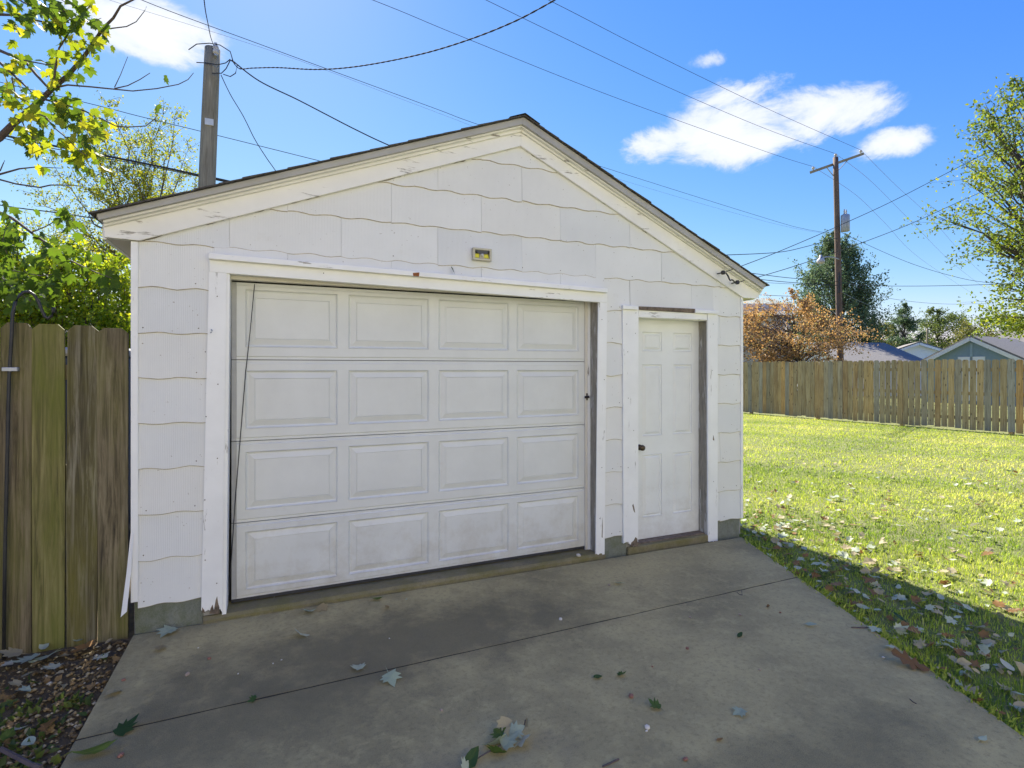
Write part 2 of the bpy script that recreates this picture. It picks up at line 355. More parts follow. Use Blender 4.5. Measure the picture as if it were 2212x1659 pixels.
for (a, b), (c, d) in zip(cuts[:-1], cuts[1:]):
    g = .006
    q = [lerp(dl0, dl1, c-g/9), lerp(dr0, dr1, d-g/9), lerp(dr0, dr1, b+g/9), lerp(dl0, dl1, a+g/9)]
    # uneven edge along the joint
    n = 40; top = []; rr = RNG.normal(0, .0014, (2, n+1))
    low = [lerp(q[0], q[1], i/n)+np.array([0, rr[0, i]]) for i in range(n+1)]; hi = [lerp(q[2], q[3], i/n)+np.array([0, rr[1, i]]) for i in range(n+1)]
    MB().slab([tuple(p) for p in low+hi], -.16, 0).build('slab', M['concrete'], drive)
MB().slab([tuple(dl0), tuple(dl1), tuple(dr1), tuple(dr0)], -.2, -.0014).build('joint_bed', M['grit'], drive)
M['sill'] = concrete_mat('mossy sill', (.215, .185, .10), (.12, .105, .055), (.125, .115, .025))

# ------------------------------------------------------------------ garage
gar = thing('garage', 'white shingle-sided garage with a panelled overhead door and an entry door', 'garage', (XL, 0, 0))
AP = PF(1125, 315); WLt = PF(298, 519); WRt = PF(1607, 642)
RX = AP[0]
sL = (AP[1]-WLt[1])/(RX-WLt[0]); sR = (AP[1]-WRt[1])/(WRt[0]-RX)
def roofz(x): return AP[1]-(RX-x)*sL if x < RX else AP[1]-(x-RX)*sR
print('apex', AP, 'slopes', sL, sR)
OX0, OX1, OZ = -.03, 2.81, PF(489, 590)[1]              # garage opening
MX0, MX1, MZ = 3.19, 4.022, 2.075                       # entry opening
# walls behind the siding
b = MB()
for x0, x1, z0 in ((XL, OX0-.03, .0), (OX1+.0, MX0, .0), (MX1, XR, .0)): b.prism([(x0, z0), (x1, z0), (x1, roofz(x1)), (x0, roofz(x0))], .006, .13)
b.prism([(OX0-.03, OZ), (OX1, OZ), (OX1, roofz(OX1)), (RX, roofz(RX)), (OX0-.03, roofz(OX0))], .006, .13)
b.prism([(MX0, MZ), (MX1, MZ), (MX1, roofz(MX1)), (MX0, roofz(MX0))], .006, .13)
b.build('front_wall', M['wall'], gar)
for x0, x1, zz in ((XL, XL+.1, roofz(XL)), (XR-.1, XR, roofz(XR))):
    MB().box((x0, .13, .18), (x1, GL, zz-.02)).build('side_wall', M['siding'], gar)
MB().prism([(XL, .18), (XR, .18), (XR, roofz(XR)), (RX, roofz(RX)), (XL, roofz(XL))], GL-.1, GL).build('back_wall', M['siding'], gar)
MB().box((XL+.1, .3, .01), (XR-.1, GL-.1, .05)).build('floor_slab', M['dark'], gar)
# foundation pieces
for x0, x1 in ((XL, -.15), (2.86, 3.10), (4.13, XR-.01)):
    MB().box((x0, .001, -.12), (x1, .13, .21)).build('foundation', M['foundation'], gar, bevel=.006)
for x0, x1 in ((XL, XL+.15), (XR-.16, XR-.01)):
    MB().box((x0, .131, -.12), (x1, GL, .19)).build('foundation', M['foundation'], gar)
# garage sill (slab edge under the doors)
b = MB(); n = 30
for i in range(n):
    x0, x1 = lerp(-.15, 2.86, i/n), lerp(-.15, 2.86, (i+1)/n)
    b.add([(x0, -.028, -.1), (x1, -.028, -.1), (x1, -.028, .022), (x0, -.028, .022), (x1, -.012, .04), (x0, -.012, .04), (x1, .5, .05), (x0, .5, .05)], [(0, 1, 2, 3), (3, 2, 4, 5), (5, 4, 6, 7)])
b.build('sill', M['sill'], gar)
MB().box((3.1, -.02, -.1), (4.13, .4, .05)).build('sill', M['sill'], gar, bevel=.008)
# siding shingles, each a piece with a wavy butt
SW, ZB, ZH = .695, .16, .28
def shingle(x0, x1, zb, zt, row, straight=False):
    n = max(2, int((x1-x0)/.035)+1); xs = np.linspace(x0, x1, n+1); ph = RNG.uniform(-3, 3); amp = RNG.uniform(.004, .0078)
    zbs = np.array([zb+(0 if straight else amp*math.sin(2*math.pi*x/.232+row*1.9+ph)+RNG.normal(0, .0007)) for x in xs])
    zts = np.array([min(zt, roofz(x)+.045) for x in xs]); ok = zts-zbs > .004
    if ok.sum() < 2: return
    xs, zbs, zts = xs[ok], zbs[ok], zts[ok]; n = len(xs)
    yb, yt = -.0125+RNG.normal(0, .0012), -.0035
    lip = 0 if straight else .0036
    vs = [(x, yb, z+lip) for x, z in zip(xs, zbs)]+[(x, lerp(yb, yt, min(1, (z2-z1)/.28)), z2) for x, z1, z2 in zip(xs, zbs, zts)]+[(x, .004, z) for x, z in zip(xs, zbs)]+[(x, yb+.0035, z) for x, z in zip(xs, zbs)]
    fs = [(i, i+1, n+i+1, n+i) for i in range(n-1)]+[(2*n+i, 2*n+i+1, 3*n+i+1, 3*n+i) for i in range(n-1)]+[(2*n, 0, n), (n-1, 3*n-1, 2*n-1)]+[(3*n+i, 3*n+i+1, i+1, i) for i in range(n-1)]
    o = MB().add(vs, fs).build('siding_shingle', M['siding'], gar); o.data.materials.append(M['butt'])
    if not straight:
        for pl_ in o.data.polygons:
            if min(v for v in pl_.vertices) < n and max(v for v in pl_.vertices) >= 3*n or all(v >= 2*n for v in pl_.vertices): pl_.material_index = 1
g = .0008
for k in range(12):
    z0 = ZB+ZH*k; z1 = z0+ZH+.012
    off = 1.387 if k % 2 == 0 else 1.736
    joints = [XL+.02]+[j for j in np.arange(off-SW*8, XR-.02, SW) if j > (XL+.04 if k > 8 else -.06)]+[XR-.012]
    for j, j2 in zip(joints[:-1], joints[1:]):
        a, c = j+g, j2-g
        if c-a < .02: continue
        segs = [(a, c, z0, False)]
        for (h0, h1, hz) in ((OX0-.06, OX1+.05, OZ+.06), (MX0-.06, MX1+.06, MZ+.06)):
            new = []
            for (p, q, zb, st) in segs:
                if zb > hz or q <= h0 or p >= h1: new.append((p, q, zb, st)); continue
                if p < h0: new.append((p, h0, zb, st))
                if q > h1: new.append((h1, q, zb, st))
                if z1-.012 > hz: new.append((max(p, h0), min(q, h1), hz, True))
            segs = new
        for p, q, zb, st in segs:
            if q-p > .012: shingle(p, q, zb, z1, k, st)
# corner boards
MB().box((XL-.014, -.018, .2), (XL+.022, .05, roofz(XL)-.005)).build('corner_board', M['trim'], gar)
MB().add([(XL-.016, -.012, .62), (XL+.004, -.021, .62), (XL-.01, -.028, .40), (XL-.035, -.024, .38), (XL-.028, -.045, .16), (XL-.06, -.04, .13), (XL-.016, .03, .62), (XL-.055, .02, .13)],
         [(0, 1, 2, 3), (3, 2, 4, 5), (0, 3, 6), (3, 5, 7), (3, 7, 6)]).build('peeling_corner_strip', M['trim'], gar)
MB().box((XR-.013, -.018, .16), (XR+.014, .05, roofz(XR)-.005)).build('corner_board', M['trim'], gar)
# trim round the overhead door, traced on the wall plane
def traced(name, pix, off, y1, m, bevel=.003, parent=None):
    poly = [PF(x, y, -off) for x, y in pix]
    return MB().prism(poly, -off, y1).build(name, m, parent or gar, bevel=bevel)
def board(name, pix, off, y1, m, rot=0.0):               # jagged, rotted lower end
    poly = [PF(x, y, -off) for x, y in pix]; (xa, za), (xb, zb) = poly[0], poly[1]; n = 9
    low = [(lerp(xa, xb, i/n), lerp(za, zb, i/n)+(abs(RNG.normal(0, rot)) if 0 < i < n else RNG.uniform(0, rot*2))) for i in range(n+1)]
    return MB().prism(low+poly[2:], -off, y1).build(name, m, gar)
board('door_casing', [(434.5, 1323), (480, 1325), (489.5, 588), (451.5, 586)], .024, .02, M['trim'], .012)
board('door_casing', [(1287, 1199), (1306, 1198), (1311.6, 653), (1292.8, 652)], .024, -.0135, M['trim'], .008)
traced('door_header', [(451.5, 587.5), (1311.8, 654.5), (1311.8, 631), (451.5, 558)], .026, .01, M['trimh'])
traced('drip_cap', [(450, 558.5), (1313, 632), (1313, 623), (450, 545.5)], .058, .0, M['trimh'])
b = MB().prism([PF(x, y, -.06) for x, y in ((893, 596), (905, 597), (906, 588.5), (892, 589.5))], -.0605, -.05); b.build('rust_stain', plain('rust', (.25, .09, .03), .9, .4, 40), gar)
# jambs and stops
MB().prism([(-.045, .0), (-.021, .0), (-.0, OZ), (-.03, OZ)], -.015, .16).build('door_jamb', M['trim'], gar)
XJ = PF(1291, 800, -.024)[0]+.004
MB().box((XJ, -.013, .0), (OX1+.03, .099, OZ)).build('door_jamb', M['worn'], gar)
MB().box((2.764, .0995, .0), (OX1+.02, .1185, OZ-.003)).build('door_stop', M['trim'], gar)
MB().box((2.740, .104, .0), (2.763, .119, OZ-.003)).build('door_stop', M['cream'], gar)
MB().box((-.02, .06, OZ-.028), (2.76, .118, OZ-.004)).build('door_stop', M['cream'], gar)
MB().box((-.03, -.012, OZ-.003), (OX1, .12, OZ+.05)).build('head_jamb', M['trimh'], gar)
MB().box((-.045, .17, .01), (2.86, .2, OZ)).build('shadow_gap', M['dark'], gar)

# overhead door > sections (> raised panels)
gd = thing('overhead_door', None, None, (0, .12, 0)); gd.parent = gar; gd.location = np.array([0, .12, 0])-WL[gar.name]
DX0, DX1, DY = .0, 2.752, .12
zj = [.065, .58, 1.131, 1.681, 2.205]; pz = [(.122, .522), (.662, 1.062), (1.212, 1.612), (1.765, 2.16)]
pxs = [(.082, .682), (.753, 1.353), (1.428, 2.022), (2.093, 2.684)]
def ring(b, r0, y0, r1, y1):
    (a0, a1, c0, c1), (e0, e1, g0, g1) = r0, r1
    b.add([(a0, y0, c0), (a1, y0, c0), (a1, y0, c1), (a0, y0, c1), (e0, y1, g0), (e1, y1, g0), (e1, y1, g1), (e0, y1, g1)],
          [(0, 1, 5, 4), (1, 2, 6, 5), (2, 3, 7, 6), (3, 0, 4, 7)])
def raised_panel(name, x0, x1, z0, z1, y, m, parent, s1=.012, s2=.02, s3=.058, d1=.007, d2=.0095, d3=-.001):
    b = MB(); R = lambda e: (x0+e, x1-e, z0+e, z1-e)
    ring(b, R(0), y, R(.004), y-.003); ring(b, R(.004), y-.003, R(s1), y+d1); ring(b, R(s1), y+d1, R(s2), y+d2); ring(b, R(s2), y+d2, R(s3), y+d3); ring(b, R(s3), y+d3, R(s3+.0025), y+.003)
    ring(b, R(s3+.0025), y+.003, R(s3+.005), y+.0005)
    e = s3+.005; b.add([(x0+e, y+.0005, z0+e), (x1-e, y+.0005, z0+e), (x1-e, y+.0005, z1-e), (x0+e, y+.0005, z1-e)], [(0, 1, 2, 3)])
    return b.build(name, m, parent)
for i in range(4):
    z0, z1 = zj[i]+.0025, zj[i+1]-.0025; b = MB(); y = DY+RNG.uniform(-.0015, .0015)
    xs = [DX0+.03]+[v for p in pxs for v in p]+[DX1]; zs = [z0+.022, pz[i][0], pz[i][1], z1-.022]
    for a in range(len(xs)-1):
        for c in range(3):
            if a % 2 == 1 and c == 1: continue
            b.add([(xs[a], y, zs[c]), (xs[a+1], y, zs[c]), (xs[a+1], y, zs[c+1]), (xs[a], y, zs[c+1])], [(0, 1, 2, 3)])
    for za, zb, zc in ((zs[0], z0+.017, z0), (zs[3], z1-.017, z1)):    # tongue-and-groove lips
        b.add([(xs[0], y, za), (DX1, y, za), (DX1, y+.005, zb), (xs[0], y+.005, zb), (DX1, y+.004, zc), (xs[0], y+.004, zc), (DX1, y+.05, zc), (xs[0], y+.05, zc)], [(0, 1, 2, 3), (3, 2, 4, 5), (5, 4, 6, 7)])
    b.build('door_section', M['door'], gd)
    MB().box((DX0, y+.004, z0), (DX0+.029, y+.05, z1)).build('section_end', M['doorside'], gd)
    for p in pxs: raised_panel('door_panel', p[0], p[1], pz[i][0], pz[i][1], y, M['door'], gd)
MB().box((DX0, DY-.004, .052), (DX1, DY+.04, .071)).build('bottom_seal', M['rubber'], gd)
cp = [PF(x, y, .105) for x, y in ((550, 614), (540, 720), (531, 800), (519, 945), (508, 1080), (494, 1290))]
MB().tube([(x, .100+.004*i, z) for i, (x, z) in enumerate(cp)], .0028, 5).build('lift_cable', M['blackmetal'], gd)
b = MB().tube([(2.74, .112, 1.37), (2.77, .085, 1.375)], .012, 6).tube([(2.755, .10, 1.345), (2.755, .10, 1.405)], .007, 5); b.build('lock_latch', M['bronze'], gd)

# entry door
ed = thing('entry_door', None, None, (3.2, .1, 0)); ed.parent = gar; ed.location = np.array([3.2, .1, 0])-WL[gar.name]
EY = .10; X0, X1, Z0, Z1 = 3.195, PF(1529, 900, -.024)[0]+.003, .062, 2.072
c1, c2 = PF(1374+7, 700, EY)[0]-.012, PF(1510, 700, EY)[0]
pc = [(PF(1387, 700, EY)[0], PF(1430, 700, EY)[0]), (PF(1453.5, 700, EY)[0], PF(1494.5, 700, EY)[0])]
rows = [(PF(1400, 1117, EY)[1], PF(1400, 981, EY)[1]), (PF(1400, 942, EY)[1], PF(1400, 786.5, EY)[1]), (PF(1400, 759, EY)[1], PF(1400, 716.5, EY)[1])]
xs = [X0, *pc[0], *pc[1], X1]; zs = [Z0, *rows[0], *rows[1], *rows[2], Z1]; b = MB()
for a in range(5):
    for c in range(7):
        if a % 2 == 1 and c % 2 == 1: continue
        b.add([(xs[a], EY, zs[c]), (xs[a+1], EY, zs[c]), (xs[a+1], EY, zs[c+1]), (xs[a], EY, zs[c+1])], [(0, 1, 2, 3)])
b.add([(X0, EY, Z0), (X1, EY, Z0), (X1, EY+.04, Z0), (X0, EY+.04, Z0)], [(0, 1, 2, 3)])
b.build('door_leaf', M['mdoor'], ed)
for p in pc:
    for r in rows: raised_panel('door_panel', p[0], p[1], r[0], r[1], EY, M['mdoor'], ed, .008, .018, .034, .006, .008, .0)
kx, kz = PF(1385, 967, EY-.03)
b = MB().lathe([(.026, -.002), (.026, -.008), (.012, -.012), (.011, -.03), (.022, -.036), (.027, -.048), (.024, -.06), (.010, -.064)], (kx, EY, kz), 16, 'y'); b.build('door_knob', M['bronze'], ed, smooth=True)
MB().box((kx-.034, EY-.006, kz-.04), (kx-.027, EY-.001, kz+.05)).build('strike_plate', M['bronze'], ed)
board('entry_casing', [(1347, 1177), (1378.5, 1178), (1379.3, 667), (1345.5, 663)], .026, .02, M['trim'], .02)
board('entry_casing', [(1530, 1171), (1550.3, 1170), (1550.5, 680), (1528.7, 676)], .024, -.0085, M['trim'], .004)
traced('entry_header', [(1380, 685.5), (1528, 691.5), (1528, 678), (1380, 669)], .022, .06, M['trimh'])
traced('entry_cap', [(1346, 667.5), (1380, 669.5), (1380, 661.5), (1346, 658.5)], .045, .0, M['trimh'])
traced('bare_cap', [(1380.5, 669), (1502, 675.5), (1502, 667), (1380.5, 661.5)], .036, .0, M['bare'], .002)
traced('entry_cap', [(1502.5, 676), (1553, 678.5), (1553, 671.5), (1502.5, 668)], .045, .0, M['trimh'])
MB().box((PF(1529, 900, -.024)[0]+.004, -.008, .0), (MX1+.028, .139, MZ)).build('entry_jamb', M['worn'], gar)
MB().box((MX0-.03, -.008, .0), (MX0+.004, .13, MZ)).build('entry_jamb', M['trim'], gar)
MB().box((MX0, .0, MZ-.004), (MX1, .13, MZ+.04)).build('head_jamb', M['trimh'], gar)
MB().box((MX0, .142, .0), (MX1, .15, MZ)).build('shadow_gap', M['dark'], gar)
MB().box((MX0+.01, .02, .05), (MX1-.01, .12, .06)).build('threshold', M['bare'], gar)

# rake boards: traced bands on their own planes, one run per slope
def rake(name, lo_l, hi_l, lo_a, hi_a, lo_r, hi_r, off, m, el=(), er=()):
    for seg in ((lo_l, *el, lo_a, hi_a, hi_l), (lo_a, *er, lo_r, hi_r, hi_a)):
        poly = [PF(x, y, -off) for x, y in seg]; MB().prism(poly, -off, .012).build(name, m, gar, bevel=.002)
rake('frieze_board', (225.5, 512), (224, 487.5), (1125, 315), (1126, 281), (1634, 645), (1645, 632), .034, M['rake'], ((300, 519.5),), ((1607, 643.5),))
rake('bed_moulding', (223.5, 489), (222.5, 479), (1126, 284), (1127, 271), (1644, 633), (1648, 627), .052, M['rake'])
rake('crown_moulding', (222.5, 481), (222, 470), (1127, 274), (1129, 265), (1647, 629), (1651, 621), .082, M['rake'])
rake('barge_edge', (212, 475.5), (208, 462), (1129, 268), (1131.5, 253), (1650, 624), (1655, 615.5), .105, M['barge'])
RT = PF(1131.5, 253, -.105); RLt = PF(208, 462, -.105); RRt = PF(1655, 615.5, -.105)
# roof deck and shingle courses
rf = thing('roof', None, None, (XL, 0, 2.4)); rf.parent = gar; rf.location = np.array([XL, 0, 2.4])-WL[gar.name]
for sgn, E in ((-1, RLt), (1, RRt)):
    ex, ez = E; tx, tz = RT
    MB().add([(ex, -.10, ez-.02), (tx, -.10, tz-.02), (tx, GL+.12, tz-.02), (ex, GL+.12, ez-.02), (ex, -.10, ez), (tx, -.10, tz), (tx, GL+.12, tz), (ex, GL+.12, ez)],
             [(0, 1, 2, 3), (4, 7, 6, 5), (0, 4, 5, 1), (3, 2, 6, 7), (0, 3, 7, 4)]).build('roof_deck', M['wall'], rf)
    Ls = math.hypot(tx-ex, tz-ez); u = np.array([tx-ex, tz-ez])/Ls; nn = np.array([-u[1], u[0]]) if u[0] > 0 else np.array([u[1], -u[0]])
    n = int(Ls/.142); 
    for k in range(n+1):
        a, c = k*.142-.03, min(k*.142+.142+.05, Ls+.01); fr = -.128+RNG.uniform(-.008, .012)
        P = lambda s_, h: (ex+u[0]*s_+nn[0]*h, ez+u[1]*s_+nn[1]*h)
        q = [P(a, .003), P(a, .0125), P(c, .006), P(c, .001)]
        vs = [(x, fr, z) for x, z in q]+[(x, GL+.13, z) for x, z in q]
        MB().add(vs, [(0, 1, 2, 3), (7, 6, 5, 4), (0, 4, 5, 1), (1, 5, 6, 2), (2, 6, 7, 3), (3, 7, 4, 0)]).build('shingle_course', M['shingle'], rf)
b = MB()
for k in range(24):
    y0 = -.135+k*.27; 
    b.add([(RT[0]-.13, y0, RT[1]-.13*sL+.019), (RT[0], y0, RT[1]+.021), (RT[0]+.13, y0, RT[1]-.13*sR+.019), (RT[0]-.13, y0+.3, RT[1]-.13*sL+.014), (RT[0], y0+.3, RT[1]+.016), (RT[0]+.13, y0+.3, RT[1]-.13*sR+.014)],
          [(0, 1, 4, 3), (1, 2, 5, 4)])
b.build('ridge_cap', M['shingle'], rf)
# weathered gap of shaded cracked caulk under the frieze, its shadow painted dark brown, and rotten ends of the casings
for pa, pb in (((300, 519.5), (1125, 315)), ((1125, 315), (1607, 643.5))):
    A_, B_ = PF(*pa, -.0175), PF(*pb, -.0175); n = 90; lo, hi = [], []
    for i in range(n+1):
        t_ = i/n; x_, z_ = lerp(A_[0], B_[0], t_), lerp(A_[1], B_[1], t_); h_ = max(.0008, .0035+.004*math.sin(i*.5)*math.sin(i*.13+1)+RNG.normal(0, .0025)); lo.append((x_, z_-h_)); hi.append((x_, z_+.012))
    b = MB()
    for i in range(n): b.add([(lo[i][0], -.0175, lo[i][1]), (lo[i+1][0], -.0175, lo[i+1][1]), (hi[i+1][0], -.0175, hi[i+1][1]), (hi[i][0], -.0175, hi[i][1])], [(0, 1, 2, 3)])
    b.build('shaded_caulk_gap', plain('shaded cracked caulk', (.15, .125, .09), .95, .6, 30, bmp=0), gar)
for pix, off in (([(452, 1326), (455, 1314), (459, 1306), (462, 1318), (466, 1296), (469, 1288), (471, 1302), (474, 1312), (473, 1326)], .0255), ([(436, 1323), (437, 1312), (441, 1318), (443, 1324)], .0255), ([(1362, 1180), (1364, 1172), (1369, 1168), (1373, 1160), (1377, 1164), (1378.5, 1180)], .0275),
                 ([(1366, 1092), (1368, 1088), (1371, 1100), (1372, 1108), (1369, 1104)], .0275), ([(1300, 1160), (1301.2, 1118), (1302, 1135), (1301.5, 1162)], .0255), ([(1540, 950), (1541, 940), (1543, 950), (1542.5, 952)], .0255)):
    MB().prism([PF(x, y, -off) for x, y in pix], -off, -off+.004).build('rotten_patch', M['bare'], gar)
# eaves: soffit, fascia
MB().prism([PF(225.5, 512, -.03), (XL, WLt[1]-.004), (XL, WLt[1]+.012), (PF(225.5, 500, -.03)[0], PF(225.5, 505, -.03)[1])], .013, GL).build('soffit', M['soffit'], gar)
MB().prism([(PF(225.5, 512, -.03)[0]-.02, PF(225.5, 512, -.03)[1]-.005), (PF(225.5, 512, -.03)[0], PF(225.5, 512, -.03)[1]-.005), (PF(225.5, 512, -.03)[0], RLt[1]-.02), (PF(225.5, 512, -.03)[0]-.02, RLt[1]-.03)], .013, GL).build('eave_fascia', M['rake'], gar)
e = PF(1634, 645, -.03)
MB().prism([(XR, WRt[1]-.004), (e[0], e[1]), (e[0], e[1]+.02), (XR, WRt[1]+.012)], .013, GL).build('soffit', M['soffit'], gar)
MB().prism([(e[0], e[1]-.004), (e[0]+.02, e[1]-.004), (e[0]+.02, RRt[1]-.03), (e[0], RRt[1]-.02)], .013, GL).build('eave_fascia', M['rake'], gar)

# rusty nail heads, far too small to pick apart
b = MB()
for k in range(9):
    for x_ in [XL+.06, -.19, 2.93, 3.02, 4.22, XR-.06]+[1.05+.35*i for i in range(9)]:
        z_ = ZB+ZH*k+.035+RNG.normal(0, .006); x_ += RNG.normal(0, .012)
        if RNG.uniform() < .35 or (OX0-.1 < x_ < OX1+.06 and z_ < OZ+.15) or (MX0-.1 < x_ < MX1+.1 and z_ < MZ+.12) or z_ > roofz(x_)-.12: continue
        b.lathe([(.0042, 0), (.0035, -.0016)], (x_, -.0118, z_), 6, 'y')
for px, pys in ((1356, (700, 760, 860, 1010)), (1370, (676, 720, 930)), (1541, (700, 800, 1040)), (1300, (690, 820, 1010, 1120)), (445, (760, 900, 1080, 1210)), (470, (640, 830, 990, 1260)), (1180, (640,)), (700, (590,))):
    for py in pys: x_, z_ = PF(px+RNG.normal(0, 2), py, -.0265); b.lathe([(.004, 0), (.0035, -.0012)], (x_, -.0262, z_), 6, 'y')
o = b.build('nail_heads', plain('rusty nail', (.13, .10, .08), .8, .4, 30, bmp=0), gar); o['kind'] = 'stuff'
# motion light
fx0, fz1 = PF(1019.5, 535.5, -.02); fx1, fz0 = PF(1059.5, 565.5, -.02)
fl = thing('flood_light', 'beige rectangular motion flood light with yellow lamp faces on the gable', 'light', (fx0, -.01, fz0))
beige = plain('beige plastic', (.50, .47, .36), .5, .06); fw = .016
for q in (((fx0, fz0), (fx1, fz0+fw)), ((fx0, fz1-fw), (fx1, fz1)), ((fx0, fz0+fw), (fx0+fw, fz1-fw)), ((fx1-fw, fz0+fw), (fx1, fz1-fw))):
    MB().box((q[0][0], -.05, q[0][1]), (q[1][0], -.008, q[1][1])).build('housing_frame', beige, fl, bevel=.002)
MB().box((fx0+fw, -.016, fz0+fw), (fx1-fw, -.010, fz1-fw)).build('back_plate', plain('grey reflector', (.16, .16, .15), .35, .1, 8, .5), fl)
MB().prism([(fx0+fw, fz1-fw), (fx0+fw+.03, fz1-fw-.028), (fx1-fw-.03, fz1-fw-.028), (fx1-fw, fz1-fw)], -.044, -.017).build('solar_panel', plain('dark solar panel', (.03, .035, .05), .2, .1), fl)
ym = plain('yellow phosphor', (.62, .58, .02), .4, .1)
mx = (fx0+fx1)/2
for s_ in (-1, 1):
    xa, xb = sorted((mx+s_*.021, mx+s_*.052))
    MB().prism([(xa-(s_ < 0)*.008, fz0+fw+.006), (xb+(s_ > 0)*.008, fz0+fw+.006), (xb, fz0+fw+.036), (xa, fz0+fw+.036)], -.030, -.017).build('lamp_face', ym, fl)
MB().box((mx-.018, -.034, fz0+fw+.006), (mx+.018, -.017, fz0+fw+.046)).build('sensor_mount', beige, fl)
MB().lathe([(.013, -.0), (.013, -.008), (.009, -.014), (.003, -.017)], (mx, -.034, fz0+fw+.026), 14, 'y').build('sensor_lens', plain('white lens', (.55, .54, .5), .3, .05), fl, smooth=True)
# wire hooks screwed to the right rake
hk = thing('wire_anchor', 'pair of black wire hooks joined by a loop on the rake board', 'hook', (PF(1562, 590, -.09)[0], -.06, PF(1562, 590, -.09)[1]))
h0, h1 = PF(1561, 589, -.1), PF(1592, 610, -.1)
for h in (h0, h1):
    MB().tube([(h[0], -.03, h[1]), (h[0], -.11, h[1])], .006, 6).lathe([(.014, -.018), (.02, -.008), (.02, .008), (.014, .018)], (h[0], -.105, h[1]), 10, 'z').build('hook', M['blackmetal'], hk)
pts = [(h0[0], -.105, h0[1]-.01)]+[(lerp(h0[0], h1[0], t)+.01*math.sin(9*t), -.11-.02*math.sin(math.pi*t), lerp(h0[1], h1[1], t)-.035*math.sin(math.pi*t)+.014*math.sin(14*t)) for t in np.linspace(.1, .9, 9)]+[(h1[0], -.105, h1[1])]
MB().tube(pts, .007, 6).build('jumper_loop', M['blackmetal'], hk)
hp, zhp = PF(457, 715, -.03)
MB().tube([(hp, -.02, zhp+.008), (hp, -.05, zhp+.008), (hp+.006, -.055, zhp), (hp+.002, -.05, zhp-.01), (hp-.006, -.046, zhp-.012)], .0035, 6).build('screw_hook', M['galv'], gar)


# ------------------------------------------------------------------ unseen house behind the photographer, added to bounce sunlight onto the garage
hs_ = thing('house', 'unseen cream-sided house added across the drive to bounce sunlight onto the garage', 'house', (1.5, -8.8, 0))
hy = -8.8
b = MB(); b.box((-7, hy-7, -.05), (9.5, hy, 5.4)); b.prism([(-7, 5.4), (9.5, 5.4), (1.25, 8.2)], hy-7, hy); b.build('wall', M['creamwall'], hs_)
MB().box((-7.05, hy-7.05, -.1), (9.55, hy+.03, .35)).build('foundation', M['foundation'], hs_)
for z in (1.0, 3.7):
    for x in (-4.8, -1.2, 4.6, 7.4):
        MB().box((x, hy+.002, z), (x+.9, hy+.03, z+1.2)).build('window', M['glass'], hs_)
        f_ = MB(); f_.box((x-.08, hy+.002, z-.08), (x-.002, hy+.05, z+1.28)).box((x+.902, hy+.002, z-.08), (x+.98, hy+.05, z+1.28)).box((x, hy+.002, z-.08), (x+.9, hy+.05, z-.002)).box((x, hy+.002, z+1.202), (x+.9, hy+.05, z+1.28)).build('window_frame', M['trim'], hs_)
MB().box((2.0, hy+.002, .36), (2.9, hy+.05, 2.4)).build('door', M['bluewall'], hs_)
for sg in (-1, 1):
    MB().add([(1.25, hy-7.4, 8.3), (1.25, hy+.4, 8.3), (1.25+sg*8.8, hy+.4, 5.2), (1.25+sg*8.8, hy-7.4, 5.2), (1.25, hy-7.4, 8.45), (1.25, hy+.4, 8.45), (1.25+sg*8.8, hy+.4, 5.35), (1.25+sg*8.8, hy-7.4, 5.35)],
             [(0, 1, 2, 3), (4, 7, 6, 5), (0, 4, 5, 1), (1, 5, 6, 2), (2, 6, 7, 3)]).build('roof_slope', M['slate'], hs_)

# ------------------------------------------------------------------ fences
def picket_mesh(name, w, h, t, ear, m, jig=0.):
    e = ear; r = RNG.normal(0, jig, 8)
    poly = [(-w/2+r[0], 0), (w/2+r[1], 0), (w/2+r[2], h*.5), (w/2+r[3], h-e), (w/2-e, h), (-w/2+e, h), (-w/2+r[4], h-e), (-w/2+r[5], h*.45)]
    n = len(poly); me = bpy.data.meshes.new(name)
    me.from_pydata([(x, -t/2, z) for x, z in poly]+[(x, t/2, z) for x, z in poly], [], [tuple(range(n)), tuple(range(2*n-1, n-1, -1))]+[(i, i+n, (i+1)%n+n, (i+1)%n) for i in range(n)])
    me.update(); me.materials.append(m); return me
FY = .07
nf = thing('privacy_fence', 'mossy dog-eared wooden privacy fence beside the garage', 'fence', (-3.0, FY, -.04))
M['fencegreen'] = wood_mat('algae-green fence wood', (.16, .145, .05), (.29, .26, .11), (.055, .045, .018), (.125, .14, .014), .85, False)
M['fencegrey'] = wood_mat('blackened grey fence wood', (.16, .13, .065), (.46, .41, .27), (.03, .024, .014), (.14, .125, .012), .75, False)
pm = [picket_mesh('picket', .149, 1.88, .018, .032, M[k_], .0025) for k_ in ('fence', 'fencegrey', 'fencegreen', 'fence', 'fencegrey')]
# first four pickets traced, the rest carry on out of frame
edges = [((213, 279), 709, 1352), ((145, 210), 703, 1372), ((69, 139), 700, 1378), ((-4, 67), 697, 1392)]
def PFy(px, py, y): return PF(px, py, y)
xlast = None
for (xa, xb), yt, yb in edges:
    a, c = PFy(xa, 1000, FY)[0], PFy(xb, 1000, FY)[0]; zt = PFy((xa+xb)/2, yt, FY)[1]; w = c-a
    inst('picket', pm[len(nf.children) % 5], nf, ((a+c)/2, FY+RNG.uniform(-.006, .006), -.05), (0, RNG.normal(0, .003), RNG.normal(0, .01)), (w/.149, 1, (zt+.05)/1.88)); xlast = a
x = xlast
while x > -7.5:
    x -= .157; inst('picket', pm[random.randrange(5)], nf, (x+.07, FY+RNG.uniform(-.006, .006), -.05+RNG.uniform(-.02, .02)), (0, RNG.normal(0, .004), RNG.normal(0, .01)))
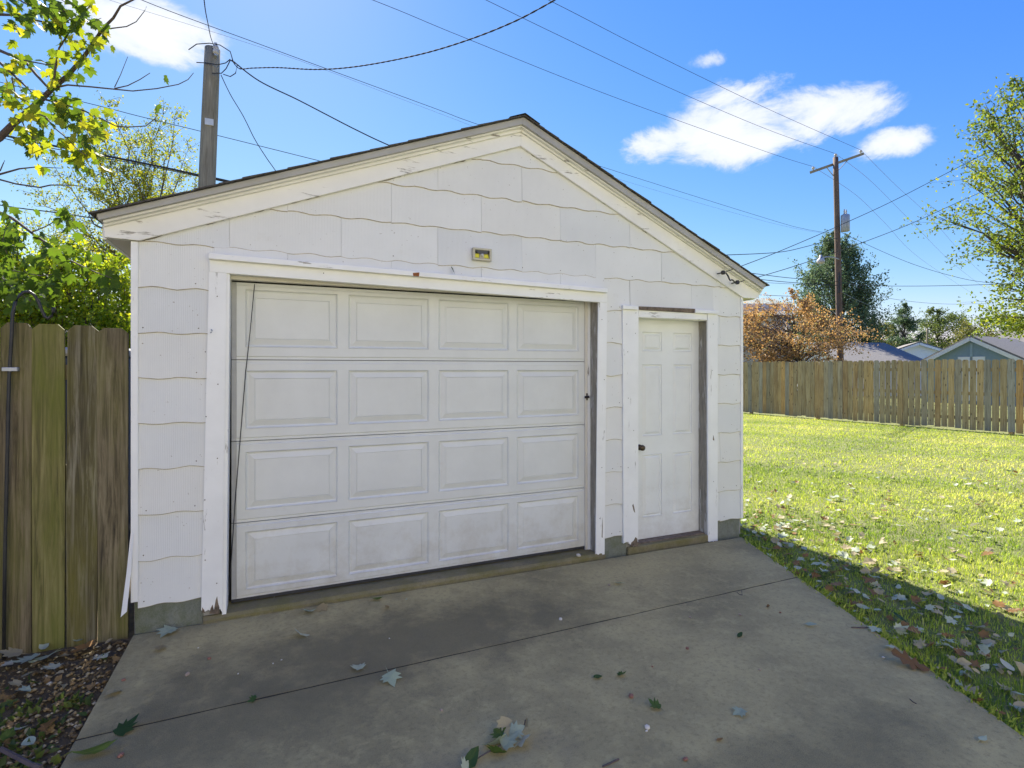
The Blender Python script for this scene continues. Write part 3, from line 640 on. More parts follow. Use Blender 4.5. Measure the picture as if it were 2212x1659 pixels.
for z in (.35, 1.0, 1.6): MB().box((-7.6, FY+.011, z-.045), (XL-.1, FY+.05, z+.045)).build('rail', M['fence'], nf)
for x in (-1.9, -4.3, -6.7): MB().box((x-.045, FY+.051, -.3), (x+.045, FY+.14, 1.75)).build('post', M['fence'], nf)
# far fence along the yard
fa = np.array([*PG(1607, 890)[:2]]); fb = np.array([*PG(2212, 937)[:2]]); fd = (fb-fa)/np.linalg.norm(fb-fa)
ff = thing('picket_fence', 'long weathered grey-brown dog-eared picket fence across the lawn', 'fence', (fa[0], fa[1], -.04))
ang = math.atan2(fd[1], fd[0]); M['fencefar2'] = wood_mat('tan fence wood', (.48, .31, .12), (.62, .45, .21), (.24, .14, .06)); M['fencefar3'] = wood_mat('silvered fence wood', (.40, .34, .22), (.56, .50, .36), (.20, .165, .10))
fm = [picket_mesh('picket', .138, 1.84, .018, .03, M[k_], .0015) for k_ in ('fencefar', 'fencefar2', 'fencefar3', 'fencefar', 'fencefar2', 'fencefar')]
s_ = -5.0; k = 0; print('far fence', fa, fb, np.linalg.norm(fb-fa))
while s_ < 15:
    p = fa+fd*s_; gap = .0015 if s_ < 2.0 else .004+.011*min(1, max(0, (s_-2)/5))
    inst('picket', fm[random.randrange(6)], ff, (p[0], p[1], .01+RNG.normal(0, .011)), (0, RNG.normal(0, .004), ang+RNG.normal(0, .008)), (RNG.uniform(.97, 1.02), 1, 1)); s_ += .139+gap+abs(RNG.normal(0, .002))
nrm = np.array([-fd[1], fd[0]]); nrm = nrm if nrm@(fa-CAM[:2]) > 0 else -nrm
for z in (.3, .95, 1.58):
    a, c = fa-fd*5.1, fa+fd*15; o1, o2 = nrm*.012, nrm*.05
    q = [a+o1, c+o1, c+o2, a+o2]; MB().slab([tuple(v) for v in q], z-.045, z+.045).build('rail', M['fencefar'], ff)
for i in range(9):
    p = fa+fd*(-4.6+i*2.42)+nrm*.1; MB().box((p[0]-.045, p[1]-.045, -.3), (p[0]+.045, p[1]+.045, 1.75)).build('post', M['fencefar'], ff)

# shepherd hook strapped to the near fence
def LC(x, y, r): return x*.2604, r+y*.2604
hkp = [LC(30, 640, 1226.9), LC(40, 1600, 792), LC(75, 100, 792), LC(100, 1180, 403.2), LC(105, 1050, 403.2), LC(128, 960, 403.2), LC(160, 905, 403.2), LC(200, 875, 403.2), LC(245, 872, 403.2), LC(285, 900, 403.2),
       LC(318, 950, 403.2), LC(345, 1020, 403.2), LC(372, 1078, 403.2), LC(400, 1095, 403.2), LC(428, 1075, 403.2), LC(442, 1040, 403.2), LC(446, 1000, 403.2)]
sh = thing('shepherd_hook', 'black metal garden hook standing against the mossy fence', 'hook', (PF(*hkp[0], FY-.03)[0], FY-.03, 0))
P3 = [np.array([PF(x, y, FY-.03)[0], FY-.03, PF(x, y, FY-.03)[1]]) for x, y in hkp]; P3[0][2] = -.1
MB().tube(P3, .0088, 8).build('rod', M['blackmetal'], sh, smooth=True)
c = PF(*LC(75, 1515, 403.2), FY-.03)
MB().box((c[0]-.03, FY-.04, c[1]-.011), (c[0]+.04, FY-.0095, c[1]+.011)).build('strap', M['galv'], sh, bevel=.002)

# ------------------------------------------------------------------ poles and wires
def pole(name, label, base, top, r0, r1, m):
    t = thing(name, label, 'utility pole', tuple(base)); b = MB(); n = 14
    b.tube([lerp(np.array(base), np.array(top), i/n) for i in range(n+1)], [lerp(r0, r1, i/n)*(1+RNG.normal(0, .006)) for i in range(n+1)], 16).build('shaft', m, t, smooth=True); return t
ZP = 8.6
ptop = at(459, 106, ZP); pb2 = at(447, 400, ZP); pbase = ptop+(pb2-ptop)*((ptop[2]+.3)/(ptop[2]-pb2[2])); print('pole L', ptop, pbase)
lp = pole('service_pole', 'short grey wooden service pole rising behind the garage roof', (pbase[0], pbase[1], -.3), ptop, .145, .112, M['polewood'])
cdir = (CAM[:2]-ptop[:2]); cdir /= np.linalg.norm(cdir); rgt = np.array([TV[0]*0+1*math.cos(YAW), -math.sin(YAW)])
def onpole(px, py, out=.12): p = at(px, py, ZP); return np.array([p[0]+cdir[0]*out, p[1]+cdir[1]*out, p[2]])
q = onpole(466, 116, .13)
MB().lathe([(.02, -.075), (.04, -.06), (.045, -.02), (.03, 0), (.045, .02), (.04, .05), (.02, .06)], q, 12).build('spool_insulator', M['porcelain'], lp, smooth=True)
MB().box((q[0]-.02, q[1]-.02, q[2]-.1), (q[0]+.02, q[1]+.05, q[2]+.1)).build('insulator_bracket', M['galv'], lp)
q = onpole(452, 270, .125); MB().box((q[0]-.06, q[1]-.008, q[2]-.05), (q[0]+.06, q[1]+.008, q[2]+.05)).build('pole_tag', plain('white tag', (.62, .64, .62), .5, .1), lp)
b = MB()
for pts in ([(408, 118), (425, 106), (452, 104), (475, 108), (497, 122), (502, 140)], [(425, 145), (445, 146), (470, 150), (487, 146), (497, 138)], [(458, 168), (478, 168), (488, 158), (497, 140)], [(497, 140), (512, 150), (508, 168), (497, 175), (482, 170)]):
    b.tube([onpole(x, y, .15) for x, y in pts], .0075, 5)
b.build('service_loops', M['wire'], lp)
ZR = 28.0; KZ = ZR/24
rtop = at(1805, 340, ZR); rb2 = at(1815, 776, ZR); rbase = rtop+(rb2-rtop)*((rtop[2]+.3)/(rtop[2]-rb2[2])); print('pole R', rtop, rbase)
rp = pole('utility_pole', 'tall brown utility pole with crossarm and transformer beyond the picket fence', (rbase[0], rbase[1], -.3), rtop, .17, .125, M['polebrown'])
a1, a2 = at(1758, 370, ZR-.7), at(1871, 330, ZR+1.05); ax = (a2-a1)/np.linalg.norm(a2-a1); perp = np.cross(ax, [0, 0, 1]); perp /= np.linalg.norm(perp)
def beam(b, p, q, w, h):
    d = (q-p)/np.linalg.norm(q-p); s1 = np.cross(d, [0, 0, 1.]); s1 /= np.linalg.norm(s1); u1 = np.cross(s1, d)
    vs = [e+s1*i*w/2+u1*j*h/2 for e in (p, q) for i, j in ((-1, -1), (1, -1), (1, 1), (-1, 1))]
    return b.add(vs, [(3, 2, 1, 0), (4, 5, 6, 7), (0, 1, 5, 4), (1, 2, 6, 5), (2, 3, 7, 6), (3, 0, 4, 7)])
beam(MB(), a1-perp*.17, a2-perp*.17, .1, .13).build('crossarm', M['polewood'], rp)
for t in (.28, .72):
    p = lerp(a1, a2, t)-perp*.16; q = np.array([rtop[0], rtop[1], 0])-perp*.13; q[2] = lerp(a1, a2, .5)[2]-.75; MB().tube([p, q], .022, 6).build('brace', M['galv'], rp)
ins = []
for px, py in ((1763, 361), (1806, 331), (1866, 324)):
    t = (px-1758)/113; p = lerp(a1, a2, t)-perp*.17 if px != 1806 else rtop.copy(); p[2] += .06 if px != 1806 else 0
    MB().lathe([(.02, 0), (.03, .05), (.075, .07), (.05, .11), (.08, .13), (.05, .18), (.02, .2)], p, 10).build('insulator', M['porcelain'], rp, smooth=True); ins.append(p+np.array([0, 0, .19]))
tcn = at(1826, 482, ZR-.25)
MB().lathe([(.19, -.42), (.205, -.40), (.205, .38), (.19, .42), (.10, .46), (.06, .46)], tcn, 16).build('transformer', M['galv'], rp, smooth=True)
for dx in (-.07, .07): MB().lathe([(.03, .45), (.045, .5), (.03, .55), (.045, .6), (.03, .65), (.015, .72)], tcn+np.array([dx, 0, 0]), 8).build('bushing', M['porcelain'], rp)
lq = [at(1812, 560, ZR-.15), at(1800, 556, ZR-.5), at(1785, 555, ZR-.8), at(1775, 558, ZR-1)]
MB().tube(lq, .03, 6).build('lamp_arm', M['galv'], rp)
MB().lathe([(.06, .28), (.085, .14), (.14, .08), (.19, -.02), (.17, -.12), (.05, -.17)], at(1773, 563, ZR-1), 12).build('lamp_head', M['porcelain'], rp, smooth=True)
MB().tube([at(1813, 590, ZR-.2), at(1813, 632, ZR-.2)], .05, 6).build('conduit', M['blackmetal'], rp)

def wire(label, pts, r, m='wire', twist=0, n=8, group='overhead wires'):
    r *= .85; twist *= .55
    P = [np.asarray(p, float) for p in pts]; out = []
    for i in range(len(P)-1):                            # Catmull-Rom through the traced points
        p0, p1, p2, p3 = P[max(i-1, 0)], P[i], P[i+1], P[min(i+2, len(P)-1)]
        for j in range(n):
            t = j/n; out.append(.5*((2*p1)+(-p0+p2)*t+(2*p0-5*p1+4*p2-p3)*t*t+(-p0+3*p1-3*p2+p3)*t**3))
    out.append(P[-1]); b = MB()
    if twist:
        d = np.array(out); seg = np.r_[0, np.cumsum(np.linalg.norm(np.diff(d, axis=0), axis=1))]; m2 = int(seg[-1]/.035)+2
        ss = np.linspace(0, seg[-1], m2); D = np.stack([np.interp(ss, seg, d[:, k]) for k in range(3)], 1)
        for ph in (0, math.pi): b.tube([D[i]+twist*np.array([math.cos(ss[i]*30+ph)*.6, math.cos(ss[i]*30+ph)*.6, math.sin(ss[i]*30+ph)]) for i in range(m2)], r, 4)
    else: b.tube(out, r, 5)
    o = b.build('overhead_wire', M[m]); return tag(o, label, 'wire', group)
def tr(pts): return [at(*p) for p in pts]
def trk(pts): return [at(p[0], p[1], p[2]*KZ) for p in pts]
L0 = onpole(500, 140, .15)
wire('twisted black service cable from the service pole sweeping up over the driveway', [L0]+tr([(517, 148, 8.3), (545, 147, 8.1), (600, 146, 7.8), (680, 150, 7.3), (760, 145, 6.9), (860, 128, 6.4), (960, 103, 5.9), (1080, 60, 5.4), (1195, 2, 5.0), (1500, -180, 4.2)]), .0065, twist=.008)
wire('black service cable from the service pole dropping behind the garage ridge', [L0]+tr([(560, 175, 8.7), (640, 214, 8.9), (700, 245, 9.0), (770, 281, 9.2), (845, 316, 9.4), (1000, 380, 9.8)]), .012)
wire('thin cable from the service pole falling behind the left roof slope', [onpole(477, 168, .1)]+tr([(497, 203, 8.6), (525, 250, 8.6), (550, 300, 8.6), (575, 340, 8.6), (600, 376, 8.6), (660, 470, 8.6)]), .0075)
wire('twisted wire running up from the top of the service pole', [onpole(462, 106, .1)]+tr([(455, 80, 7.6), (450, 55, 6.8), (444, 25, 6), (440, -5, 5.4), (428, -80, 4.5)]), .005, twist=.006)
wire('long wire passing behind the garage to the utility pole', trk([(120, -90, 9), (306, 0, 10), (576, 101, 11.6), (936, 233, 14.2), (1030, 268, 15), (1290, 357, 18), (1656, 472, 22), (1740, 495, 23)])+[rtop+(rbase-rtop)*.31], .009)
wire('faint pale wire just below the long wire behind the garage', trk([(236, 0, 12), (616, 120, 14), (936, 240, 17), (1290, 372, 20), (1660, 480, 23)])+[rtop+(rbase-rtop)*.315], .005, 'wirelight')
wire('power line to the crossarm end above the street lamp', trk([(400, -150, 12), (805, 0, 14), (1000, 80, 15.6), (1322, 208, 18.5), (1656, 328, 22.4)])+[ins[0]], .010)
wire('power line to the top of the utility pole', trk([(700, -170, 12.5), (1050, 0, 14.5), (1200, 73, 16), (1440, 187, 19), (1656, 279, 22)])+[ins[1]], .010)
wire('power line to the crossarm end above the transformer', trk([(800, -190, 13), (1195, 5, 15), (1400, 110, 17.2), (1656, 234, 21)])+[ins[2]], .010)
for i, (lab, p2) in enumerate((('thin line leaving the crossarm end above the lamp for distant trees', [(1850, 422, 29), (1910, 480, 34), (1990, 560, 45), (2110, 640, 70)]),
                               ('thin line leaving the pole top for distant trees', [(1880, 390, 29), (1960, 470, 35), (2060, 570, 48), (2150, 640, 70)]),
                               ('thin line leaving the crossarm end above the transformer for distant trees', [(1935, 400, 30), (2010, 470, 36), (2110, 580, 50), (2190, 640, 70)]))):
    wire(lab, [ins[i]]+trk(p2), .011, 'wirelight')
wire('service wire from the upper hook on the rake board', [(h0[0], -.12, h0[1])]+tr([(1656, 554, 5.5), (1745, 517, 5.8), (1816, 486, 6.0), (1933, 432, 6.3), (2080, 356, 6.7), (2212, 289, 7.0), (2500, 130, 7.6)]), .0042)
wire('service wire from the lower hook on the rake board', [(h1[0], -.12, h1[1])]+tr([(1636, 599, 5.45), (1716, 575, 5.8), (1819, 540, 6.2), (1956, 488, 6.7), (2076, 434, 7.1), (2212, 373, 7.5), (2500, 230, 8.2)]), .0042)
wire('twisted cable reaching the utility pole above the lamp', trk([(1500, 552, 16), (1564, 551, 17.5), (1681, 545, 20.5), (1740, 533, 22.3)])+[at(1808, 514, ZR-.1)], .012, twist=.012)
for i, (ya, yb, lab) in enumerate(((586, 608, 'upper'), (597, 616, 'middle'), (603, 617, 'lower'))):
    wire('%s of three communication cables reaching the utility pole from behind the garage' % lab, trk([(1560, ya-4, 15), (1637, ya+6, 18), (1710, lerp(ya+6, yb, .55), 20.8)])+[at(1807, yb, ZR-.1)], .016 if i < 2 else .009)
wire('black cable running level from the utility pole past the large tree', [at(1815, 613, ZR)]+trk([(1890, 617, 23), (1974, 618, 22), (2090, 616, 21), (2212, 611, 20), (2400, 600, 18)]), .014)
wire('wire sloping down from the utility pole to the large tree', [at(1814, 500, ZR)]+trk([(1848, 517, 23.6), (1960, 566, 22.5), (2060, 597, 21.5), (2138, 611, 21), (2300, 625, 20)]), .011)
wire('low cable with a splice passing behind the orange tree', trk([(1560, 634, 22), (1640, 637, 23.5), (1720, 640, 25)])+[at(1809, 638, ZR+.1)], .014)
wire('thin wire dropping from the utility pole towards the far roofs', [at(1816, 600, ZR)]+trk([(1892, 637, 28), (1975, 652, 33), (2060, 657, 40), (2140, 655, 50)]), .014)
wire('thin pale wire falling from the utility pole towards the grey roof', [at(1816, 630, ZR)]+trk([(1880, 660, 30), (1960, 685, 40), (2060, 706, 55)]), .012, 'wirelight')
wire('thick black cable bundle crossing behind the service pole', tr([(-250, 225, 8.8), (0, 290, 9.0), (100, 312, 9.1), (208, 333, 9.2), (330, 357, 9.3), (432, 379, 9.4), (495, 392, 9.5), (700, 440, 9.8)]), .022)
wire('thinner cable under the thick bundle behind the service pole', tr([(-250, 234, 8.8), (0, 297, 9.0), (100, 318, 9.1), (208, 338, 9.2), (330, 361, 9.3), (432, 382, 9.4), (495, 395, 9.5), (700, 443, 9.8)]), .009)
wire('thin wire crossing behind the service pole above the bundle', tr([(-200, 130, 9.4), (182, 221, 9.8), (300, 251, 10), (435, 284, 10.2), (576, 319, 10.4), (700, 350, 10.7), (900, 400, 11)]), .0075)
wire('low black cable among the bushes behind the fence', tr([(-250, 395, 8.2), (0, 443, 8.6), (110, 458, 8.8), (221, 474, 9), (330, 490, 9.3)]), .011)

# ------------------------------------------------------------------ vegetation helpers
def unit(v): return v/(np.linalg.norm(v, axis=-1, keepdims=True)+1e-9)
def leaf_cards(Cn, size, aspect=.62, droop=.25, up=None, fold=.18, rng=RNG):
    n = len(Cn); d = rng.normal(size=(n, 3)); d[:, 2] -= droop*2; d = unit(d)
    if up is not None: d = unit(d*[1, 1, .35])
    s = unit(np.cross(d, rng.normal(size=(n, 3)))); nn = np.cross(d, s)
    L_ = (size*rng.uniform(.65, 1.25, n))[:, None]; w = L_*aspect*.5
    V = np.stack([Cn, Cn+d*L_*.45+s*w+nn*L_*fold, Cn+d*L_, Cn+d*L_*.45-s*w+nn*L_*fold], 1).reshape(-1, 3)
    i = np.arange(n)*4; F = np.stack([np.stack([i, i+1, i+2], 1), np.stack([i, i+2, i+3], 1)], 1).reshape(-1, 3)
    return V, F
def add_np(name, V, F, m, parent, rnd=None, kind=None):
    wl = WL[parent.name] if parent is not None else np.zeros(3)
    me = mesh_np(name, V-wl, F, m, rnd); o = bpy.data.objects.new(name, me); link(o, parent, wl)
    if kind: o['kind'] = kind
    return o
def bez(p, q, bow, n=7, rng=RNG):
    mid = (p+q)/2+bow; t = np.linspace(0, 1, n)[:, None]; P = (1-t)**2*p+2*t*(1-t)*mid+t*t*q
    P[1:-1] += rng.normal(0, .015*np.linalg.norm(q-p), (n-2, 3)); return P
def profile_tree(name, label, Z, prof, nclus, nleaf, leaf, lm, bark='bark', group=None, cr=.16, trunk_r=.16, trunk_x=None, flat=1.0, seed=1, spire=0., sub=3, low=None, dz=1.0):
    rng = np.random.default_rng(seed); k = Z/FOC
    py = np.array([p[0] for p in prof]); zz = CAMH-(py-CY)*k; xl = np.array([p[1] for p in prof]); xr = np.array([p[2] for p in prof])
    tx = trunk_x if trunk_x is not None else (xl+xr).mean()/2
    base = at(tx, CY, Z); base[2] = -.06; ztop = zz.max(); zbot = max(zz.min(), .4) if low is None else low
    t = thing(name, label, 'tree', tuple(base), group)
    right = np.array([math.cos(YAW), -math.sin(YAW), 0]); fwd = np.array([math.sin(YAW), math.cos(YAW), 0])
    order = np.argsort(zz); zs, xls, xrs = zz[order], xl[order], xr[order]
    cent = []
    wts = None
    grid = np.linspace(zs[0], zs[-1], 60); wid = (np.interp(grid, zs, xrs)-np.interp(grid, zs, xls))*k; pr = wid/wid.sum()
    for _ in range(nclus):
        z = rng.choice(grid, p=pr)+rng.uniform(-.5, .5)*(grid[1]-grid[0]); a, b_ = np.interp(z, zs, xls), np.interp(z, zs, xrs); R = max((b_-a)/2*k, .05); cx_ = ((a+b_)/2-CX)*k
        th = rng.uniform(0, 2*math.pi); r = R*rng.uniform(.2, 1)**.45*.93
        c = at(CX, CY, Z)+right*(cx_+r*math.cos(th))+fwd*(r*math.sin(th)*dz); c[2] = z; cent.append((c, R))
    b = MB(); top = at((np.interp(ztop, zs, xls)+np.interp(ztop, zs, xrs))/2, CY, Z); top[2] = lerp(base[2], ztop, .9)
    T = bez(base, top, rng.normal(0, .25, 3)*[1, 1, 0], 9, rng); b.tube(T, [lerp(trunk_r, trunk_r*.12, i/8) for i in range(9)], 8); b.build('trunk', M[bark], t, smooth=True)
    b = MB(); pts = []
    for c, R in cent:
        zt = lerp(zbot, c[2], rng.uniform(.35, .75)); zt = min(zt, top[2]*.97); f = np.clip((zt-T[0][2])/(T[-1][2]-T[0][2]), .02, .99)*8; i = int(f); p = lerp(T[i], T[min(i+1, 8)], f-i)
        B = bez(p, c, np.array([0, 0, rng.uniform(-.02, .12)])*np.linalg.norm(c-p), 6, rng); rr = trunk_r*.22*min(1, np.linalg.norm(c-p)/2.5)
        b.tube(B, [lerp(rr, .006, j/5) for j in range(6)], 4, False)
        for _ in range(sub):
            e = c+rng.normal(0, 1, 3)*[cr*R*1.2, cr*R*1.2, cr*R*.8]+np.array([0, 0, spire*cr*R]); b.tube([B[4], (B[4]+e)/2+rng.normal(0, .03, 3), e], [.007, .005, .003], 3, False)
            m_ = max(3, int(nleaf/nclus/sub)); tt = rng.uniform(.1, 1.1, m_)[:, None]
            pts.append(B[4]+(e-B[4])*tt+rng.normal(0, 1, (m_, 3))*[cr*R*.42, cr*R*.42, cr*R*.34*flat])
    b.build('branches', M[bark], t)
    Cn = np.concatenate(pts); V, F = leaf_cards(Cn, leaf, rng=rng); rn = np.repeat(np.clip(rng.normal(.5, .22, len(Cn)), 0, 1), 4)
    add_np('crown', V, F, lm, t, rn, 'stuff'); return t
LM = {}
LM['yellowgreen'] = leaf_mat('yellow green leaves', [(0, (.09, .13, .018)), (.5, (.20, .24, .028)), (1, (.36, .32, .04))], .55, tint=(1.4, 1.35, .6))
LM['treegreen'] = leaf_mat('tree leaves', [(0, (.075, .125, .03)), (.5, (.18, .24, .04)), (1, (.36, .36, .06))], .5, tint=(1.3, 1.3, .65))
LM['shrub'] = leaf_mat('sunlit shrub leaves', [(0, (.14, .22, .02)), (.5, (.32, .42, .035)), (1, (.54, .52, .05))], .62, tint=(1.55, 1.45, .55))
LM['dark'] = leaf_mat('dark leaves', [(0, (.06, .105, .055)), (.5, (.115, .18, .085)), (1, (.25, .31, .13))], .45)
LM['orange'] = leaf_mat('orange brown leaves', [(0, (.24, .16, .06)), (.4, (.45, .26, .11)), (.75, (.54, .36, .17)), (1, (.40, .38, .11))], .45, tint=(1.2, 1.1, .8))
LM['mid'] = leaf_mat('mid green leaves', [(0, (.07, .11, .03)), (.5, (.14, .19, .04)), (1, (.26, .28, .06))], .45)
LM['pale'] = leaf_mat('pale yellow leaves', [(0, (.10, .12, .03)), (.5, (.19, .19, .04)), (1, (.30, .25, .05))], .45)
# right-hand side
profile_tree('large_tree', 'large yellow-green tree overhanging the right end of the picket fence', 19, [(172, 2165, 2330), (228, 2118, 2420), (275, 2112, 2470), (308, 2078, 2500), (400, 2062, 2540), (462, 2040, 2560), (482, 2120, 2560), (560, 2160, 2560), (600, 2148, 2550), (640, 2118, 2540), (680, 2140, 2500), (705, 2195, 2460)],
             210, 22000, .13, LM['treegreen'], trunk_r=.26, trunk_x=2330, cr=.115, seed=3, low=3.0)
profile_tree('broadleaf_tree', 'tall dark green tree with upswept branches behind the utility pole', 40, [(496, 1800, 1812), (520, 1772, 1838), (560, 1748, 1862), (610, 1728, 1880), (660, 1716, 1892), (710, 1714, 1900), (765, 1735, 1892)],
             230, 32000, .16, LM['dark'], trunk_r=.2, trunk_x=1808, cr=.14, seed=4, spire=1.6, low=2.2)
profile_tree('dogwood_tree', 'low spreading orange-brown autumn tree behind the picket fence', 26, [(626, 1690, 1722), (650, 1632, 1772), (690, 1560, 1792), (720, 1560, 1855), (750, 1585, 1862), (775, 1640, 1800)],
             140, 14000, .10, LM['orange'], trunk_r=.11, trunk_x=1722, cr=.17, flat=.5, seed=5, low=1.0)
gfar = 'trees beyond the far roofs'
profile_tree('evergreen_tree', 'dense dark conical tree beyond the grey roofs', 72, [(650, 1948, 1956), (680, 1926, 1972), (710, 1917, 1984), (742, 1914, 1990), (775, 1920, 1985)], 90, 8000, .24, LM['dark'], trunk_r=.2, cr=.2, seed=6, trunk_x=1952)
profile_tree('distant_tree', 'broad mid-green tree beyond the blue gable', 78, [(664, 2010, 2020), (685, 1998, 2100), (720, 1992, 2108), (760, 1990, 2105)], 90, 8000, .26, LM['mid'], trunk_r=.2, cr=.2, seed=7, trunk_x=2045)
profile_tree('distant_tree', 'yellow-green tree left of the dark conical tree', 66, [(684, 1885, 1900), (710, 1872, 1922), (745, 1865, 1925), (775, 1868, 1922)], 60, 4000, .22, LM['pale'], trunk_r=.16, cr=.22, seed=8, trunk_x=1895)
profile_tree('distant_tree', 'pale yellow autumn tree above the blue gable', 68, [(694, 2090, 2140), (715, 2070, 2155), (745, 2065, 2165), (775, 2070, 2160)], 60, 4500, .22, LM['pale'], trunk_r=.16, cr=.22, seed=9, trunk_x=2115)
profile_tree('distant_tree', 'green tree behind the large grey roof', 52, [(676, 2190, 2330), (700, 2160, 2380), (735, 2150, 2390), (770, 2155, 2380)], 60, 6000, .2, LM['mid'], trunk_r=.18, cr=.2, seed=10, trunk_x=2270)
# far wood closing the horizon
rng = np.random.default_rng(12); n = 26000; aa = rng.uniform(-1.75, 1.9, n); rr = rng.uniform(112, 128, n)
hh = 6.5+2.2*np.sin(aa*9)+1.5*np.sin(aa*23+1)+1.0*np.sin(aa*57)
Cn = np.stack([CAM[0]+rr*np.sin(aa), CAM[1]+rr*np.cos(aa), hh*rng.uniform(0, 1, n)**.7], 1); V, F = leaf_cards(Cn, .95, rng=rng)
o = add_np('far_wood', V, F, LM['mid'], None, np.repeat(rng.uniform(0, 1, n), 4), 'stuff'); tag(o, 'hazy belt of distant green woods along the horizon', 'woods')
# behind the near fence
g = 'shrubs behind the mossy fence'
for i, (xx, top, Z, lab) in enumerate(((-150, 470, 6.6, 'sunlit leafy shrub behind the fence, farthest from the garage'), (40, 492, 7.2, 'sunlit leafy shrub behind the fence near the garden hook'), (205, 515, 7.6, 'sunlit leafy shrub behind the fence beside the garage eave'))):
    t = profile_tree('shrub', lab, Z, [(top, xx-40, xx+30), (top+60, xx-110, xx+95), (top+150, xx-150, xx+125), (790, xx-150, xx+125), (1000, xx-130, xx+105)], 150, 30000, .06, LM['shrub'], 'twig', g, .2, .035, xx, seed=20+i, low=.1, sub=4)
    t['category'] = 'shrub'
# sparse elm fanning out behind the garage eave
rng = np.random.default_rng(31); Z = 11.0; eb = at(330, 700, Z); eb[2] = -.06
el_ = thing('elm_tree', 'sparse feathery tree with thin upswept branches behind the service pole', 'tree', tuple(eb))
fork = at(320, 560, Z); MB().tube(bez(eb, fork, np.array([.1, 0, 0]), 6, rng), [.09, .085, .08, .075, .07, .06], 8).build('trunk', M['bark'], el_)
tips = [(70, 400), (62, 470), (110, 345), (150, 320), (190, 300), (205, 262), (240, 232), (262, 275), (300, 320), (335, 262), (355, 245), (385, 270), (408, 320), (395, 380), (415, 420), (250, 330), (170, 390), (310, 380), (360, 330), (120, 430), (90, 520), (140, 500), (210, 420), (280, 300), (225, 275), (345, 300)]
b = MB(); pts = []
for (tx, ty) in tips:
    e = at(tx+rng.normal(0, 6), ty+rng.normal(0, 6), Z+rng.normal(0, 1.0)); p = fork+rng.normal(0, .08, 3); B = bez(p, e, np.array([0, 0, -.25])+rng.normal(0, .15, 3), 10, rng)
    b.tube(B, [lerp(.022, .003, i/9) for i in range(10)], 4, False)
    for i in range(2, 10):
        for _ in range(4):
            d = unit(rng.normal(0, 1, 3)+np.array([0, 0, .7])+unit(e-p)*.8); l = rng.uniform(.25, .7)*(1-.05*i); q = B[i]+d*l; b.tube([B[i], (B[i]+q)/2+rng.normal(0, .03, 3), q], [.005, .0035, .002], 3, False)
            m_ = int(rng.integers(10, 24)); pts.append(B[i]+(q-B[i])*rng.uniform(.2, 1.1, (m_, 1))+rng.normal(0, .05, (m_, 3)))
b.build('branches', M['twig'], el_); Cn = np.concatenate(pts); V, F = leaf_cards(Cn, .052, rng=rng)
add_np('crown', V, F, LM['yellowgreen'], el_, np.repeat(np.clip(rng.normal(.55, .22, len(Cn)), 0, 1), 4), 'stuff'); print('elm leaves', len(Cn))

# ------------------------------------------------------------------ leaves
def leaf_mesh(kind, seed, m):
    r = np.random.default_rng(seed)
    if kind == 'maple': half = [(.10, -.02), (.42, .05), (.33, .2), (.62, .42), (.40, .46), (.50, .72), (.22, .62), (.16, .8), (0, 1.05)]
    elif kind == 'oak': half = [(.05, .02), (.17, .16), (.09, .27), (.30, .40), (.12, .50), (.34, .68), (.15, .74), (.16, .93), (0, 1.05)]
    else: half = [(.06, .02), (.2, .15), (.3, .35), (.3, .55), (.2, .78), (.1, .92), (0, 1.08)]
    out = [(0, 0)]+half+[(-x, y) for x, y in half[-2::-1]]; out = [(x*r.uniform(.88, 1.12), y*r.uniform(.95, 1.05)) for x, y in out]
    curl, tw, fo = r.uniform(-.35, .5), r.normal(0, .25), r.uniform(.05, .4)
    def zf(x, y): return fo*abs(x)*.6+curl*(y-.4)**2+tw*x*(y-.4)+r.normal(0, .015)
    V = [(0, .4, zf(0, .4))]+[(x, y-0, zf(x, y)) for x, y in out]; n = len(out); F = [(0, 1+i, 1+(i+1)%n) for i in range(n)]
    s0 = len(V); V += [(-.012, 0, zf(0, 0)), (.012, 0, zf(0, 0)), (.06*r.uniform(-1, 1), -.5, .1*r.uniform(-1, 1))]; F.append((s0, s0+2, s0+1))
    V = [(x, y-.4, z) for x, y, z in V]
    me = bpy.data.meshes.new('leaf'); me.from_pydata(V, [], F); me.update(); me.materials.append(m); return me
LM['maple'] = leaf_mat('backlit maple leaf', [(0, (.05, .10, .02)), (.35, (.12, .19, .022)), (.7, (.26, .30, .025)), (1, (.42, .38, .03))], .55, attr=False, tint=(1.4, 1.35, .5))
LM['silver'] = leaf_mat('pale leaf underside', [(0, (.32, .37, .25)), (.35, (.44, .49, .33)), (.7, (.50, .47, .33)), (1, (.38, .45, .28))], .2, attr=False)
LM['brown'] = leaf_mat('dry brown leaf', [(0, (.16, .085, .025)), (.5, (.30, .16, .05)), (.8, (.28, .20, .08)), (1, (.16, .11, .05))], .25, attr=False)
LM['green'] = leaf_mat('fresh green leaf', [(0, (.02, .055, .015)), (.5, (.045, .10, .02)), (1, (.11, .16, .02))], .3, attr=False)
LM['tan'] = leaf_mat('faded tan leaf', [(0, (.36, .31, .17)), (.5, (.46, .39, .22)), (1, (.32, .25, .12))], .25, attr=False)
LV = {(k, c): [leaf_mesh(k, 100+i*7+hash_, LM[c]) for i in range(4)] for hash_, (k, c) in enumerate([('maple', 'maple'), ('maple', 'silver'), ('oak', 'brown'), ('maple', 'brown'), ('maple', 'green'), ('oval', 'green'), ('oval', 'silver'), ('maple', 'tan'), ('oval', 'tan'), ('oval', 'brown')])}
